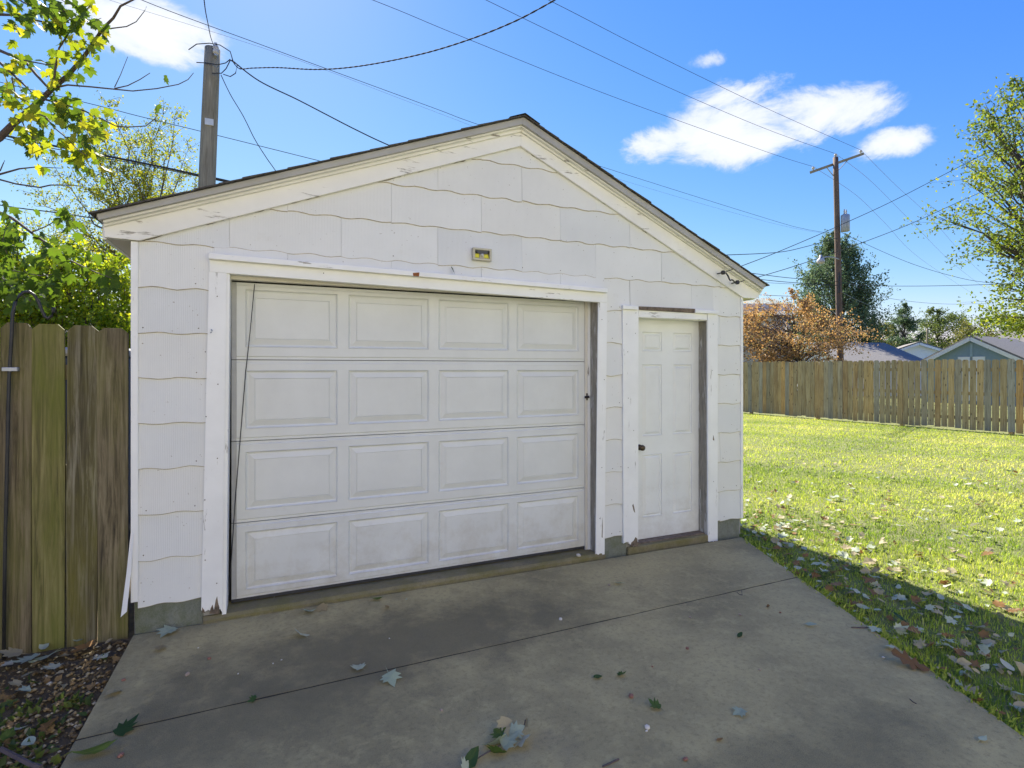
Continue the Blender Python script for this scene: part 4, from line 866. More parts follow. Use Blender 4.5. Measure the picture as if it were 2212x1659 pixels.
# near maple reaching in from the left
mt = at(-470, 900, 3.9); mt[2] = -.06
mp_ = thing('maple_tree', 'maple with backlit yellow-green leaves reaching over the mossy fence', 'tree', tuple(mt))
fk = at(-430, 330, 3.9); MB().tube(bez(mt, fk, np.zeros(3), 8, rng), [.13, .12, .115, .11, .1, .09, .08, .07], 10).build('trunk', M['bark'], mp_, smooth=True)
def c1(pts): return [(x*.2604, y*.2604) for x, y in pts]
def l2(pts): return [(x*.2604, 403.2+y*.2604) for x, y in pts]
limbs = [  # pts, depth start, depth end, radius start, radius end, leaves
 ([(-430, 340), (-160, 390)]+c1([(0, 1140), (120, 1020), (250, 910), (350, 820), (440, 730), (560, 630), (690, 480), (800, 320), (850, 240), (940, 150), (1000, 50), (1100, 0), (1250, -70)]), 3.9, 3.3, .03, .0035, 26),
 (c1([(440, 730), (460, 560), (490, 400), (560, 290), (640, 190), (750, 40)]), 3.45, 3.3, .008, .003, 34),
 (c1([(440, 730), (560, 705), (750, 720), (950, 740), (1100, 755), (1300, 735), (1480, 700), (1560, 660), (1605, 605)]), 3.45, 3.6, .006, .002, 2),
 (c1([(950, 735), (1060, 710), (1160, 660), (1245, 605)]), 3.52, 3.5, .004, .002, 0), (c1([(950, 725), (1000, 620), (1060, 470)]), 3.52, 3.5, .003, .0015, 0),
 (c1([(410, 740), (300, 620), (210, 510), (0, 420), (-500, 300), (-1500, 900)]), 3.45, 3.8, .006, .014, 26),
 (c1([(200, 500), (380, 535), (480, 530)]), 3.5, 3.4, .005, .002, 12),
 (c1([(350, 820), (480, 850), (700, 920), (850, 990), (960, 1045), (1050, 1055), (1210, 1045), (1290, 980), (1305, 945)]), 3.5, 3.3, .007, .002, 26),
 (c1([(480, 850), (620, 950), (740, 1080), (880, 1190)]), 3.48, 3.3, .005, .002, 34),
 (c1([(-1600, 1200), (-500, 250), (0, 520), (110, 620), (240, 740), (300, 820)]), 3.9, 3.5, .016, .003, 26),
 (c1([(280, 930), (380, 970), (450, 1060), (560, 1150), (650, 1250), (720, 1290)]), 3.5, 3.3, .006, .002, 44),
 (c1([(180, 1000), (230, 1110), (330, 1180), (420, 1210)]), 3.55, 3.4, .005, .002, 30), (c1([(100, 640), (130, 800), (150, 900)]), 3.55, 3.5, .004, .002, 16),
 (c1([(850, 245), (1050, 220), (1130, 180), (1200, 90), (1215, 55)]), 3.4, 3.4, .004, .0015, 0),
 (c1([(-1600, 1200), (-700, 100), (0, 120), (110, 125), (350, 180), (520, 185), (620, 150)]), 3.9, 3.2, .014, .002, 44), (c1([(-700, 100), (-100, -80), (160, 0), (250, 50), (450, 100), (560, 90)]), 3.6, 3.2, .008, .002, 46),
 (c1([(160, 0), (300, -40), (480, -20), (560, 30)]), 3.4, 3.2, .004, .002, 22),
 (c1([(640, 190), (700, 160), (790, 170), (840, 150)]), 3.35, 3.3, .003, .0015, 5),
 (c1([(-1700, 1400), (-600, 1380), (0, 1445), (160, 1400), (300, 1385), (510, 1395)]), 3.9, 3.7, .012, .002, 0), (c1([(-600, 1380), (0, 1490), (130, 1525), (330, 1555), (420, 1535), (600, 1535), (670, 1545)]), 3.8, 3.6, .008, .003, 0),
 (c1([(0, 1420), (30, 1350), (40, 1330)]), 3.8, 3.8, .004, .002, 0),
 (c1([(-1700, 1600), (-600, 1650)])+l2([(0, 215), (100, 260), (260, 380), (400, 480), (500, 570), (700, 670), (820, 720), (930, 760)]), 3.9, 3.2, .016, .002, 60),
 (c1([(-600, 1650)])+l2([(-200, 600), (0, 680), (180, 710), (330, 740), (520, 715)]), 3.8, 3.3, .008, .002, 44), (l2([(-200, 600), (0, 740), (150, 880), (330, 1000)]), 3.6, 3.2, .006, .002, 44),
 (l2([(100, 260), (50, 330), (20, 460), (60, 560)]), 3.5, 3.4, .004, .002, 24), (l2([(-200, 700), (0, 790), (250, 830), (500, 790)]), 3.5, 3.3, .005, .002, 34), (l2([(260, 380), (380, 330), (520, 250), (590, 220)]), 3.5, 3.3, .004, .002, 18),
]
nl = 0; extra = []; rng = np.random.default_rng(41)
for pts, d0, d1, r0, r1, nleaf in limbs:
    fmax = .72 if len(pts) == 15 else (.42 if nleaf == 26 and len(pts) == 9 else 1.0)
    P = [at(x, y, lerp(d0, d1, i/(len(pts)-1))) for i, (x, y) in enumerate(pts)]; n = len(P)
    MB().tube(P, [lerp(r0, r1, (i/(n-1))**.8) for i in range(n)], 6).build('branch', M['twig'], mp_, smooth=True)
    px = np.array([p[0] for p in pts])
    for _ in range(nleaf):
        f = rng.uniform(.0, 1.0)**.75*(n-1)*fmax; i = min(int(f), n-2); p = lerp(P[i], P[i+1], f-i)
        if lerp(pts[i][0], pts[i+1][0], f-i) < -120: continue
        p = p+rng.normal(0, .05, 3)+np.array([0, 0, -.03]); sz = rng.uniform(.045, .08)
        rot = Euler((math.radians(rng.normal(-95, 32)), math.radians(rng.normal(0, 35)), rng.uniform(0, 6.28)))
        if nl < 300: inst('leaf', LV[('maple', 'maple')][nl % 4], mp_, p, rot, (sz,)*3); nl += 1
        else: extra.append((p, rot, sz))
src = LV[('maple', 'maple')]; V = []; F = []
for i, (p, rot, sz) in enumerate(extra):
    me = src[i % 4]; co = np.array([v.co for v in me.vertices])*sz; R = np.array(rot.to_matrix()); b0 = sum(len(v) for v in V); V.append(co@R.T+p); F += [tuple(k+b0 for k in pl.vertices) for pl in me.polygons]
if V:
    add_np('foliage', np.concatenate(V), np.array(F), LM['maple'], mp_, kind='stuff')
print('maple leaves', nl, len(extra))

# ------------------------------------------------------------------ lawn grass
def inside_lawn(x, y):
    e = dr0[None]+(dr1-dr0)[None]*((y-dr0[1])/(dr1[1]-dr0[1]))[:, None]
    ok = np.where(y < dr0[1], x > e[:, 0]+.015, x > XR+.02); f = (x-fa[0])*nrm[0]+(y-fa[1])*nrm[1]; return ok & (f < -.03)
rng = np.random.default_rng(51); GV = []; GF = []; GR = []; nb = 0
for r0, r1, dens, h, w in ((.5, 4.2, 6500, .036, .0042), (4.2, 6.5, 4000, .033, .0054), (6.5, 10, 2000, .031, .0078), (10, 22, 720, .031, .0115)):
    n = int(dens*math.pi*(r1*r1-r0*r0)*.42); r = np.sqrt(rng.uniform(r0*r0, r1*r1, n)); a = rng.uniform(math.radians(-12), math.radians(140), n)
    x = CAM[0]+r*np.sin(a); y = CAM[1]+r*np.cos(a); ok = inside_lawn(x, y) & (y > -7); x, y = x[ok], y[ok]; n = len(x)
    cl = np.sin(x*7.3+np.sin(y*5.1)*2)*np.sin(y*6.7+np.sin(x*4.3)*2)+.6*np.sin(x*19+y*3)*np.sin(y*23-x*5); H = h*rng.uniform(.4, 1.45, n)*(1+.35*cl); th = rng.uniform(0, 6.283, n); ln = rng.uniform(.1, 1.0, n)*H
    sx_, sy_ = np.cos(th), np.sin(th); lx, ly = np.cos(th+1.57+rng.normal(0, .5, n)), np.sin(th+1.57); z0 = -.048; ww = w*rng.uniform(.6, 1.3, n)/2
    v = np.stack([np.stack([x-sx_*ww, y-sy_*ww, np.full(n, z0)], 1), np.stack([x+sx_*ww, y+sy_*ww, np.full(n, z0)], 1), np.stack([x+lx*ln*.4+sx_*ww*.8, y+ly*ln*.4+sy_*ww*.8, z0+H*.65], 1),
                  np.stack([x+lx*ln*.4-sx_*ww*.8, y+ly*ln*.4-sy_*ww*.8, z0+H*.65], 1), np.stack([x+lx*ln, y+ly*ln, z0+H*.95], 1)], 1).reshape(-1, 3)
    i = np.arange(n)*5+nb; GF.append(np.stack([np.stack([i, i+1, i+2], 1), np.stack([i, i+2, i+3], 1), np.stack([i+3, i+2, i+4], 1)], 1).reshape(-1, 3)); GV.append(v); nb += n*5
    patch = .44+.30*np.sin(x*.9+1.3*np.sin(y*.7))*np.sin(y*1.1+x*.3)+.12*np.sin(x*3.1+y*2.3); GR.append(np.repeat(np.clip(patch+rng.normal(0, .2, n), 0, 1), 5))
LM['grass'] = leaf_mat('grass blades', [(0, (.15, .24, .035)), (.4, (.36, .44, .07)), (.72, (.54, .57, .12)), (1, (.68, .62, .28))], .48, tint=(1.42, 1.4, .75))
o = add_np('grass', np.concatenate(GV), np.concatenate(GF), LM['grass'], None, np.concatenate(GR), 'stuff'); tag(o, 'short mown grass covering the lawn', 'grass'); print('blades', nb//5)

# ------------------------------------------------------------------ fallen leaves
def fallen(kind, col, p, size, label, group, flip=False, rng=rng):
    me = LV[(kind, col)][int(rng.integers(4))]
    o = inst('fallen_leaf', me, None, p, (rng.normal(0, .22)+(math.pi if flip else 0), rng.normal(0, .22), rng.uniform(0, 6.28)), (size,)*3)
    return tag(o, label, 'leaf', group)
D4 = lambda x, y: (x*.2604, 1226.9+y*.2604)
D6 = lambda x, y: (504+x*.2604, 1226.9+y*.2604)
D7 = lambda x, y: (1008+x*.2604, 1226.9+y*.2604)
R7 = lambda x, y: (1563.8+x*.29296, 1172.9+y*.29296)
gd_ = 'leaves fallen on the driveway'
own = ['pale blue-green maple leaf against the foundation at the mossy fence end', 'pinkish curled leaf on the driveway near the garage corner', 'yellow-brown curled leaf on the driveway edge by the dirt strip', 'bright green lobed leaf on the joint by the dirt strip',
 'long dark green leaf on the driveway beside the dirt strip', 'small green leaf on the driveway joint', 'pale oval leaf on the mossy sill under the overhead door', 'pale folded maple leaf by the sill with its stem down', 'grey-tan crumpled leaf by the sill', 'dark green oval leaf by the white pebble at the sill',
 'orange-brown leaf on the dark stain below the overhead door', 'small pale leaf on the sill under the middle of the overhead door', 'pale green maple leaf alone on the driveway below the first door panels', 'silvery maple leaf just above the driveway joint', 'large white maple leaf just below the driveway joint', 'tiny pale leaf scrap near the orange-brown leaf',
 'pale oval leaf beside a tan pebble near the entry door', 'dull green curled leaf beside the yellow-green leaf', 'yellow-green leaf in the middle of the driveway', 'dark green leaf with a long stem in the middle of the driveway', 'small brown leaf scrap beside the reddish pebble', 'dark brown shrivelled leaf below the curved twig', 'pale oval leaf between the joint and the grass edge',
 'small dark green leaf on the right half of the slab', 'pale star-shaped maple leaf alone on the lower slab', 'pale oval leaf against the grass edge above the oak leaf', 'big orange-brown oak leaf on the driveway edge', 'pale torn leaf scrap on the lower slab', 'silvery leaf at the end of the straight twig']
_n = 0
for (px, py), kind, col, px_size in [(D4(1390, 530), 'maple', 'silver', 120), (D4(1330, 660), 'oval', 'tan', 95), (D4(940, 1030), 'oval', 'tan', 110), (D4(1045, 1325), 'maple', 'green', 140), (D4(745, 1540), 'oval', 'green', 220), (D4(2100, 1085), 'maple', 'green', 60),
        (D6(340, 268), 'oval', 'silver', 90), (D6(620, 360), 'maple', 'silver', 95), (D6(740, 330), 'maple', 'tan', 90), (D6(1180, 255), 'oval', 'green', 85), (D6(1275, 320), 'oak', 'brown', 85), (D6(1265, 128), 'maple', 'silver', 58), (D6(565, 548), 'maple', 'silver', 120), (D6(1035, 820), 'maple', 'silver', 105), (D6(1305, 915), 'maple', 'silver', 150), (D6(1435, 258), 'oval', 'silver', 32),
        (D7(1265, 127), 'oval', 'silver', 80), (D7(1080, 900), 'oval', 'green', 75), (D7(1285, 880), 'maple', 'green', 70), (D7(1565, 1140), 'maple', 'green', 95), (D7(2105, 1415), 'oval', 'brown', 50),
        (R7(325, 468), 'oak', 'brown', 50), (R7(630, 600), 'oval', 'silver', 78), (R7(115, 680), 'oval', 'green', 60), (R7(120, 1245), 'maple', 'silver', 100), (R7(1225, 765), 'oval', 'silver', 85), (R7(1400, 905), 'oak', 'brown', 210), (R7(1905, 1440), 'oval', 'silver', 60), (R7(1115, 640), 'maple', 'silver', 75)]:
    p = PG(px, py, .012); dep = np.linalg.norm(p-CAM)*.93; sz = px_size*.2604/FOC*dep*1.0; p[2] = .006+.10*sz
    o = fallen(kind, col, p, sz, own[_n], gd_); _n += 1
    if px_size == 220: o.scale = (sz*.5, sz, sz); o.rotation_euler = (0, 0, -1.25-YAW)
# lawn and dirt leaves
gl_ = 'leaves fallen on the lawn'; nlawn = 0; cand = 0
labl = {'silver': 'pale silvery leaf lying in the grass', 'brown': 'dry orange-brown leaf lying in the grass', 'tan': 'faded tan leaf lying in the grass', 'green': 'green leaf lying in the grass'}
while nlawn < 165 and cand < 20000:
    cand += 1; x, y = rng.uniform(2.0, 11), rng.uniform(-5, 5)
    if not inside_lawn(np.array([x]), np.array([y]))[0]: continue
    ex = (dr0+(dr1-dr0)*((y-dr0[1])/(dr1[1]-dr0[1])))[0] if y < 0 else XR
    pr = .95*math.exp(-((x-ex)/1.3)**2)*(1 if y < .5 else math.exp(-(y-.5)/1.0))+.10*math.exp(-max(0, y)/1.6)
    if y < -2.8: pr *= .7
    if rng.uniform() > pr: continue
    c = rng.choice(['silver', 'tan', 'brown', 'green'], p=[.42, .24, .26, .08]); k = {'silver': rng.choice(['maple', 'oval']), 'tan': rng.choice(['maple', 'oval']), 'brown': rng.choice(['oak', 'maple']), 'green': 'oval'}[c]
    fallen(k, c, (x, y, rng.uniform(-.012, .012)), rng.uniform(.055, .10), labl[c], gl_); nlawn += 1
gt_ = 'leaves fallen on the dirt strip'
labt = {'silver': 'pale blue-green leaf lying on the gravelly dirt', 'brown': 'dry brown leaf lying on the gravelly dirt', 'tan': 'faded tan leaf lying on the gravelly dirt', 'green': 'green leaf lying on the gravelly dirt'}
for (px, py), kind, col, pxs_ in [(D4(400, 725), 'maple', 'silver', 190), (D4(230, 760), 'maple', 'silver', 190), (D4(435, 815), 'maple', 'silver', 120), (D4(50, 795), 'maple', 'silver', 110), (D4(845, 725), 'maple', 'silver', 130), (D4(365, 640), 'oval', 'silver', 120), (D4(640, 590), 'oval', 'silver', 100),
        (D4(700, 670), 'maple', 'brown', 190), (D4(100, 700), 'maple', 'tan', 160), (D4(210, 590), 'maple', 'brown', 110), (D4(250, 870), 'oval', 'tan', 140), (D4(380, 1320), 'oak', 'brown', 220), (D4(240, 1430), 'oval', 'silver', 150), (D4(60, 1395), 'oval', 'green', 150), (D4(500, 1100), 'oak', 'brown', 90), (D4(200, 1000), 'maple', 'silver', 110), (D4(125, 950), 'maple', 'tan', 100), (D4(30, 1330), 'oak', 'brown', 120), (D4(300, 940), 'oval', 'green', 90), (D4(60, 640), 'oval', 'green', 100), (D4(470, 600), 'oak', 'silver' if False else 'brown', 70)]:
    p = PG(px, py, 0.0); sz = pxs_*.2604/FOC*np.linalg.norm(p-CAM)*.93; sz *= .72; p[2] = -.012+.1*sz; fallen(kind, col, p, sz, labt[col], gt_)
for _ in range(55):
    x, y = rng.uniform(-2.6, -.55), -rng.uniform(.02, 1)**.9*3.4
    e = (dl0+(dl1-dl0)*((y-dl0[1])/(dl1[1]-dl0[1])))[0]
    x = e-.05-rng.uniform(0, 1)*1.7
    c = rng.choice(['brown', 'tan', 'silver', 'green'], p=[.5, .28, .12, .1]); k = {'silver': 'oval', 'tan': 'oval', 'brown': rng.choice(['oak', 'maple']), 'green': 'oval'}[c]
    fallen(k, c, (x, y, rng.uniform(-.02, .0)), rng.uniform(.04, .09), labt[c], gt_)
# the smaller litter between them, too many to count
def litter(name, label, spots, cols, probs, smin, smax):
    V = []; F = []; MI = []; nb_ = 0; keys = list(cols)
    for (x, y, z) in spots:
        c = keys[int(rng.choice(len(keys), p=probs))]; me = LV[c][int(rng.integers(4))]; co = np.array([v.co for v in me.vertices])*rng.uniform(smin, smax)*[1, 1, 1.6]
        R = np.array(Euler((rng.normal(0, .35), rng.normal(0, .35), rng.uniform(0, 6.28))).to_matrix()); V.append(co@R.T+(x, y, z))
        for pl_ in me.polygons: F.append(tuple(k_+nb_ for k_ in pl_.vertices)); MI.append(keys.index(c))
        nb_ += len(co)
    o = add_np(name, np.concatenate(V), np.array(F), None, None, kind='stuff')
    for k_ in keys: o.data.materials.append(LM[k_[1]])
    o.data.polygons.foreach_set('material_index', np.array(MI, np.int32)); return tag(o, label, 'leaves')
sp = []; cand = 0
while len(sp) < 1350 and cand < 60000:
    cand += 1; x, y = rng.uniform(1.8, 12), rng.uniform(-5.5, 6)
    if not inside_lawn(np.array([x]), np.array([y]))[0]: continue
    ex = (dr0+(dr1-dr0)*((y-dr0[1])/(dr1[1]-dr0[1])))[0] if y < 0 else XR
    if rng.uniform() < .9*math.exp(-((x-ex)/1.2)**2)*(1 if y < .3 else math.exp(-(y-.3)/.8))+.07*math.exp(-max(0, y)/1.8): sp.append((x, y, rng.uniform(-.03, .0)))
litter('leaf_litter', 'scattered small pale and brown leaves among the grass', sp, [('maple', 'silver'), ('oval', 'silver'), ('oak', 'brown'), ('maple', 'brown'), ('maple', 'tan'), ('oval', 'tan')], [.2, .16, .17, .11, .20, .16], .03, .078)
sp = []
for _ in range(420):
    y = -rng.uniform(0, 1)**1.3*4.0; x = (dl0+(dl1-dl0)*((y-dl0[1])/(dl1[1]-dl0[1])))[0]-.03-abs(rng.normal(0, .75)); sp.append((x, y, rng.uniform(-.035, -.01)))
for _ in range(60): sp.append((rng.uniform(-2.4, -.6), rng.uniform(-.25, .02), rng.uniform(-.03, .0)))
litter('dirt_litter', 'small broken brown leaves covering the dirt strip', sp, [('oak', 'brown'), ('maple', 'brown'), ('oval', 'brown'), ('oval', 'tan'), ('oval', 'green')], [.3, .25, .2, .17, .08], .02, .055)
# leaf resting on the drip cap
px_, pz_ = PF(980, 589, -.05); o = fallen('oval', 'green', (px_, -.035, pz_+.018), .055, 'green leaf resting on the drip cap over the overhead door', None); o.rotation_euler = (1.1, .2, 1.3)

# ------------------------------------------------------------------ gravel, weeds, pebbles, twigs
rng = np.random.default_rng(61); n = 5500; y = -rng.uniform(0, 1, n)*4.2; e = dl0[0]+(dl1[0]-dl0[0])*((y-dl0[1])/(dl1[1]-dl0[1])); x = e-.02-np.abs(rng.normal(0, .42, n))
r = .0035+.014*rng.uniform(0, 1, n)**2.2; octv = np.array([(1, 0, 0), (-1, 0, 0), (0, 1, 0), (0, -1, 0), (0, 0, .65), (0, 0, -.65)]); octf = np.array([(0, 2, 4), (2, 1, 4), (1, 3, 4), (3, 0, 4), (2, 0, 5), (1, 2, 5), (3, 1, 5), (0, 3, 5)])
V = np.stack([x, y, -.035+r*.4], 1)[:, None]+octv[None]*r[:, None, None]*rng.uniform(.7, 1.25, (n, 6, 1)); F = (octf[None]+(np.arange(n)*6)[:, None, None]).reshape(-1, 3)
m, nt, bs = mat('gravel'); a = N(nt, 'ShaderNodeAttribute', attribute_name='rnd'); nt.links.new(ramp(nt, a.outputs['Fac'], [(0, (.08, .06, .025)), (.35, (.21, .135, .05)), (.7, (.30, .215, .09)), (.93, (.38, .31, .17)), (1, (.58, .52, .36))]), bs.inputs['Base Color']); bs.inputs['Roughness'].default_value = .85
o = add_np('gravel', V.reshape(-1, 3), F, m, None, np.repeat(rng.uniform(0, 1, n), 6), 'stuff'); tag(o, 'brown and white gravel scattered along the driveway edge', 'gravel')
n = 480; y = -rng.uniform(.15, 1, n)*3.8; e = dl0[0]+(dl1[0]-dl0[0])*((y-dl0[1])/(dl1[1]-dl0[1])); x = e-.06-np.abs(rng.normal(.35, .45, n))
Cn = (np.stack([x, y, np.full(n, -.035)], 1)[:, None]+rng.normal(0, 1, (n, 7, 3))*[.03, .03, .004]).reshape(-1, 3); Cn[:, 2] = np.abs(Cn[:, 2]+.035)-.035
V, F = leaf_cards(Cn, .045, .55, -.45, rng=rng); o = add_np('weeds', V, F, LM['mid'], None, np.repeat(rng.uniform(0, .7, len(Cn)), 4), 'stuff'); tag(o, 'small green weeds growing in the dirt strip', 'weeds')
def rock(seed):
    r = np.random.default_rng(seed); import bmesh
    bm = bmesh.new(); bmesh.ops.create_icosphere(bm, subdivisions=1, radius=1)
    for v in bm.verts: v.co *= r.uniform(.75, 1.2); v.co.z *= .7
    return bm
# ragged grass and clover creeping over the slab edge
n = 2600; tt = rng.uniform(0, 1, n)**.9*.62; ed_ = dr0+(dr1-dr0)*tt[:, None]; off_ = np.abs(rng.normal(0, .05, n))-.012
Cn = np.stack([ed_[:, 0]+off_, ed_[:, 1], np.full(n, -.03)], 1); V, F = leaf_cards(Cn, .055, .16, -.55, rng=rng); o = add_np('edge_grass', V, F, LM['grass'], None, np.repeat(rng.uniform(0, .8, n), 4), 'stuff'); tag(o, 'ragged grass fringe along the driveway edge', 'grass')
n = 700; cc = []
while len(cc) < n:
    x, y = rng.uniform(2, 9), rng.uniform(-5, 3)
    if inside_lawn(np.array([x]), np.array([y]))[0] and rng.uniform() < .12+math.exp(-((x-dr0[0])/.9)**2): cc.append((x, y, -.028))
Cn = (np.array(cc)[:, None]+rng.normal(0, 1, (n, 6, 3))*[.02, .02, .006]).reshape(-1, 3); V, F = leaf_cards(Cn, .026, .8, -.2, up=True, rng=rng)
o = add_np('clover', V, F, LM['mid'], None, np.repeat(rng.uniform(.1, .8, len(Cn)), 4), 'stuff'); tag(o, 'low clover and weeds growing through the lawn', 'clover')
rocks = {}
for c in ('pebble', 'pebbler', 'pebblew'):
    bm = rock(len(c)); me = bpy.data.meshes.new('pebble'); bm.to_mesh(me); bm.free(); me.materials.append(M[c]); rocks[c] = me
pl = {'pebble': 'small tan pebble on the concrete driveway', 'pebbler': 'small reddish pebble on the concrete driveway', 'pebblew': 'small white pebble on the concrete driveway'}
for (px, py), c, s_ in [(D4(1735, 757), 'pebbler', 14), (D4(1555, 890), 'pebble', 18), (D4(1025, 935), 'pebbler', 13), (D4(1000, 1565), 'pebbler', 20), (D6(1190, 212), 'pebblew', 17), (D6(1725, 1185), 'pebble', 13), (D7(1185, 148), 'pebble', 13), (D7(780, 430), 'pebblew', 15), (D7(1365, 1072), 'pebbler', 22), (D7(1500, 1330), 'pebblew', 20), (D7(1493, 1357), 'pebblew', 11), (D7(1815, 1595), 'pebbler', 20), (D7(1830, 672), 'pebbler', 14), (D7(1855, 415), 'pebble', 12), (D7(1540, 822), 'pebbler', 9), (R7(1175, 848), 'pebblew', 10), (R7(265, 940), 'pebble', 11), (R7(120, 535), 'pebble', 13), (R7(415, 515), 'pebbler', 9), (D4(1645, 665), 'pebblew', 6), (D4(1975, 880), 'pebblew', 6), (D6(330, 795), 'pebblew', 6), (D6(400, 765), 'pebblew', 7), (D6(1295, 587), 'pebblew', 6), (D7(325, 15), 'pebblew', 8)]:
    p = PG(px, py, 0); r = s_*.2604/FOC*np.linalg.norm(p-CAM)*.93; o = inst('pebble', rocks[c], None, (p[0], p[1], r*.5), (0, 0, rng.uniform(0, 6)), (r, r, r)); tag(o, pl[c], 'pebble', 'pebbles on the driveway')
o = inst('stone_chip', rocks['pebblew'], None, (2.60, -.018, .055), (0, 0, 1), (.03, .022, .022)); tag(o, 'pale stone chip on the sill by the overhead door corner', 'stone')
def twig(label, pts, r):
    o = MB().tube([PG(x, y, r*.8) for x, y in pts], r, 5).build('twig', M['twig']); tag(o, label, 'twig')
twig('short straight twig at the driveway edge by the grass', [R7(940, 622), R7(1000, 624), R7(1068, 622)], .0045)
twig('small curved twig by the joint in the driveway', [R7(95, 362), R7(112, 378), R7(135, 384), R7(130, 350)], .002)
twig('little broken twig near the leafy sprig on the driveway', [D7(1130, 1648), D7(1195, 1618), D7(1262, 1585)], .004)
twig('thin dark twig on the bare driveway concrete', [R7(1370, 1150), R7(1395, 1172), R7(1420, 1185)], .0025)
twig('thick fallen stick lying in the dirt strip', [D4(0, 1500), D4(120, 1560), D4(250, 1630), D4(340, 1655)], .010)
# wilted leafy sprig
sc_ = PG(*D7(330, 1400), 0); sp_ = thing('fallen_sprig', 'wilted leafy sprig lying on the driveway', 'sprig', tuple(sc_))
stem = [PG(*D7(10, 1640), .004), PG(*D7(120, 1560), .01), PG(*D7(280, 1470), .02), PG(*D7(350, 1380), .03), PG(*D7(470, 1340), .035), PG(*D7(487, 1260), .05)]
MB().tube(stem, .0028, 5).build('stem', M['twig'], sp_)
for (px, py), k, c, sz, zz_ in [(D7(240, 1445), 'maple', 'silver', .10, .02), (D7(350, 1430), 'maple', 'silver', .085, .035), (D7(410, 1350), 'maple', 'silver', .075, .04), (D7(460, 1430), 'maple', 'silver', .085, .025), (D7(250, 1530), 'maple', 'green', .085, .02), (D7(320, 1300), 'maple', 'tan', .075, .045), (D7(500, 1290), 'oval', 'tan', .055, .05), (D7(270, 1370), 'maple', 'green', .07, .03), (D7(30, 1600), 'oval', 'green', .09, .015), (D7(340, 1360), 'oval', 'tan', .05, .05), (D7(-10, 1650), 'maple', 'silver', .06, .01)]:
    p = PG(px, py, zz_); inst('leaf', LV[(k, c)][int(rng.integers(4))], sp_, p, (rng.normal(0, .5), rng.normal(0, .5), rng.uniform(0, 6.28)), (sz,)*3)

# ------------------------------------------------------------------ neighbouring houses
right = np.array([math.cos(YAW), -math.sin(YAW)]); fwd = np.array([math.sin(YAW), math.cos(YAW)])
def oriented(origin, ux, uy):
    def f(a, b_, z): p = origin+ux*a+uy*b_; return (p[0], p[1], z)
    return f
def block(b, f, a0, a1, b0, b1, z0, z1): return b.add([f(a0, b0, z0), f(a1, b0, z0), f(a1, b1, z0), f(a0, b1, z0), f(a0, b0, z1), f(a1, b0, z1), f(a1, b1, z1), f(a0, b1, z1)], [(0, 3, 2, 1), (4, 5, 6, 7), (0, 1, 5, 4), (1, 2, 6, 5), (2, 3, 7, 6), (3, 0, 4, 7)])
def house(name, label, c, yaw, w, d, zw, zr, wm, rm, ridge='b', over=.3, windows=(), door=None, cat='house', chimney=None):
    # w across (a), d deep (b); ridge along b: gable faces the near side, along a: roof slope faces it
    ux = np.array([math.cos(yaw), math.sin(yaw)]); uy = np.array([-math.sin(yaw), math.cos(yaw)]); f = oriented(np.array(c[:2]), ux, uy)
    t = thing(name, label, cat, (c[0], c[1], -.06)); b = MB(); block(b, f, -w/2, w/2, 0, d, -.1, zw)
    if ridge == 'b': b.add([f(-w/2, 0, zw), f(w/2, 0, zw), f(0, 0, zr), f(-w/2, d, zw), f(w/2, d, zw), f(0, d, zr)], [(0, 1, 2), (5, 4, 3)])
    else: b.add([f(-w/2, 0, zw), f(-w/2, d, zw), f(-w/2, d/2, zr), f(w/2, 0, zw), f(w/2, d, zw), f(w/2, d/2, zr)], [(0, 1, 2), (5, 4, 3)])
    b.build('wall', wm, t)
    for s1 in (-1, 1):
        b = MB(); th = .12
        if ridge == 'b':
            e0 = s1*(w/2+over); ze = zw-(zr-zw)*over/(w/2)
            q = [(0, -over, zr), (e0, -over, ze), (e0, d+over, ze), (0, d+over, zr)]
        else:
            e0 = -over if s1 < 0 else d+over; ze = zw-(zr-zw)*over/(d/2); q = [(-w/2-over, d/2, zr), (-w/2-over, e0, ze), (w/2+over, e0, ze), (w/2+over, d/2, zr)]
        b.add([f(a, b_, z+.01) for a, b_, z in q]+[f(a, b_, z+th) for a, b_, z in q], [(0, 1, 2, 3), (7, 6, 5, 4), (0, 4, 5, 1), (1, 5, 6, 2), (2, 6, 7, 3), (3, 7, 4, 0)])
        r_ = b.build('roof_slope', rm, t)
        if ridge == 'b':
            b = MB(); P0, P1 = np.array(f(0, -over-.03, zr-.06)), np.array(f(e0, -over-.03, ze-.06)); beam(b, P0, P1, .04, .16); b.build('barge_board', M['trimh'], t)
    for (a0, a1, z0, z1) in windows:
        block(MB(), f, a0, a1, -.02, .01, z0, z1).build('window', M['glass'], t)
        b = MB(); block(b, f, a0-.09, a1+.09, -.04, .005, z1, z1+.1); block(b, f, a0-.09, a1+.09, -.05, .005, z0-.08, z0); block(b, f, a0-.09, a0, -.04, .005, z0, z1); block(b, f, a1, a1+.09, -.04, .005, z0, z1); b.build('window_frame', M['trim'], t)
    if door: block(MB(), f, door[0], door[1], -.03, .01, .1, 2.15).build('door', M['trim'], t)
    return t, f
def cz(px, py, Z): return CAMH-(py-CY)*Z/FOC
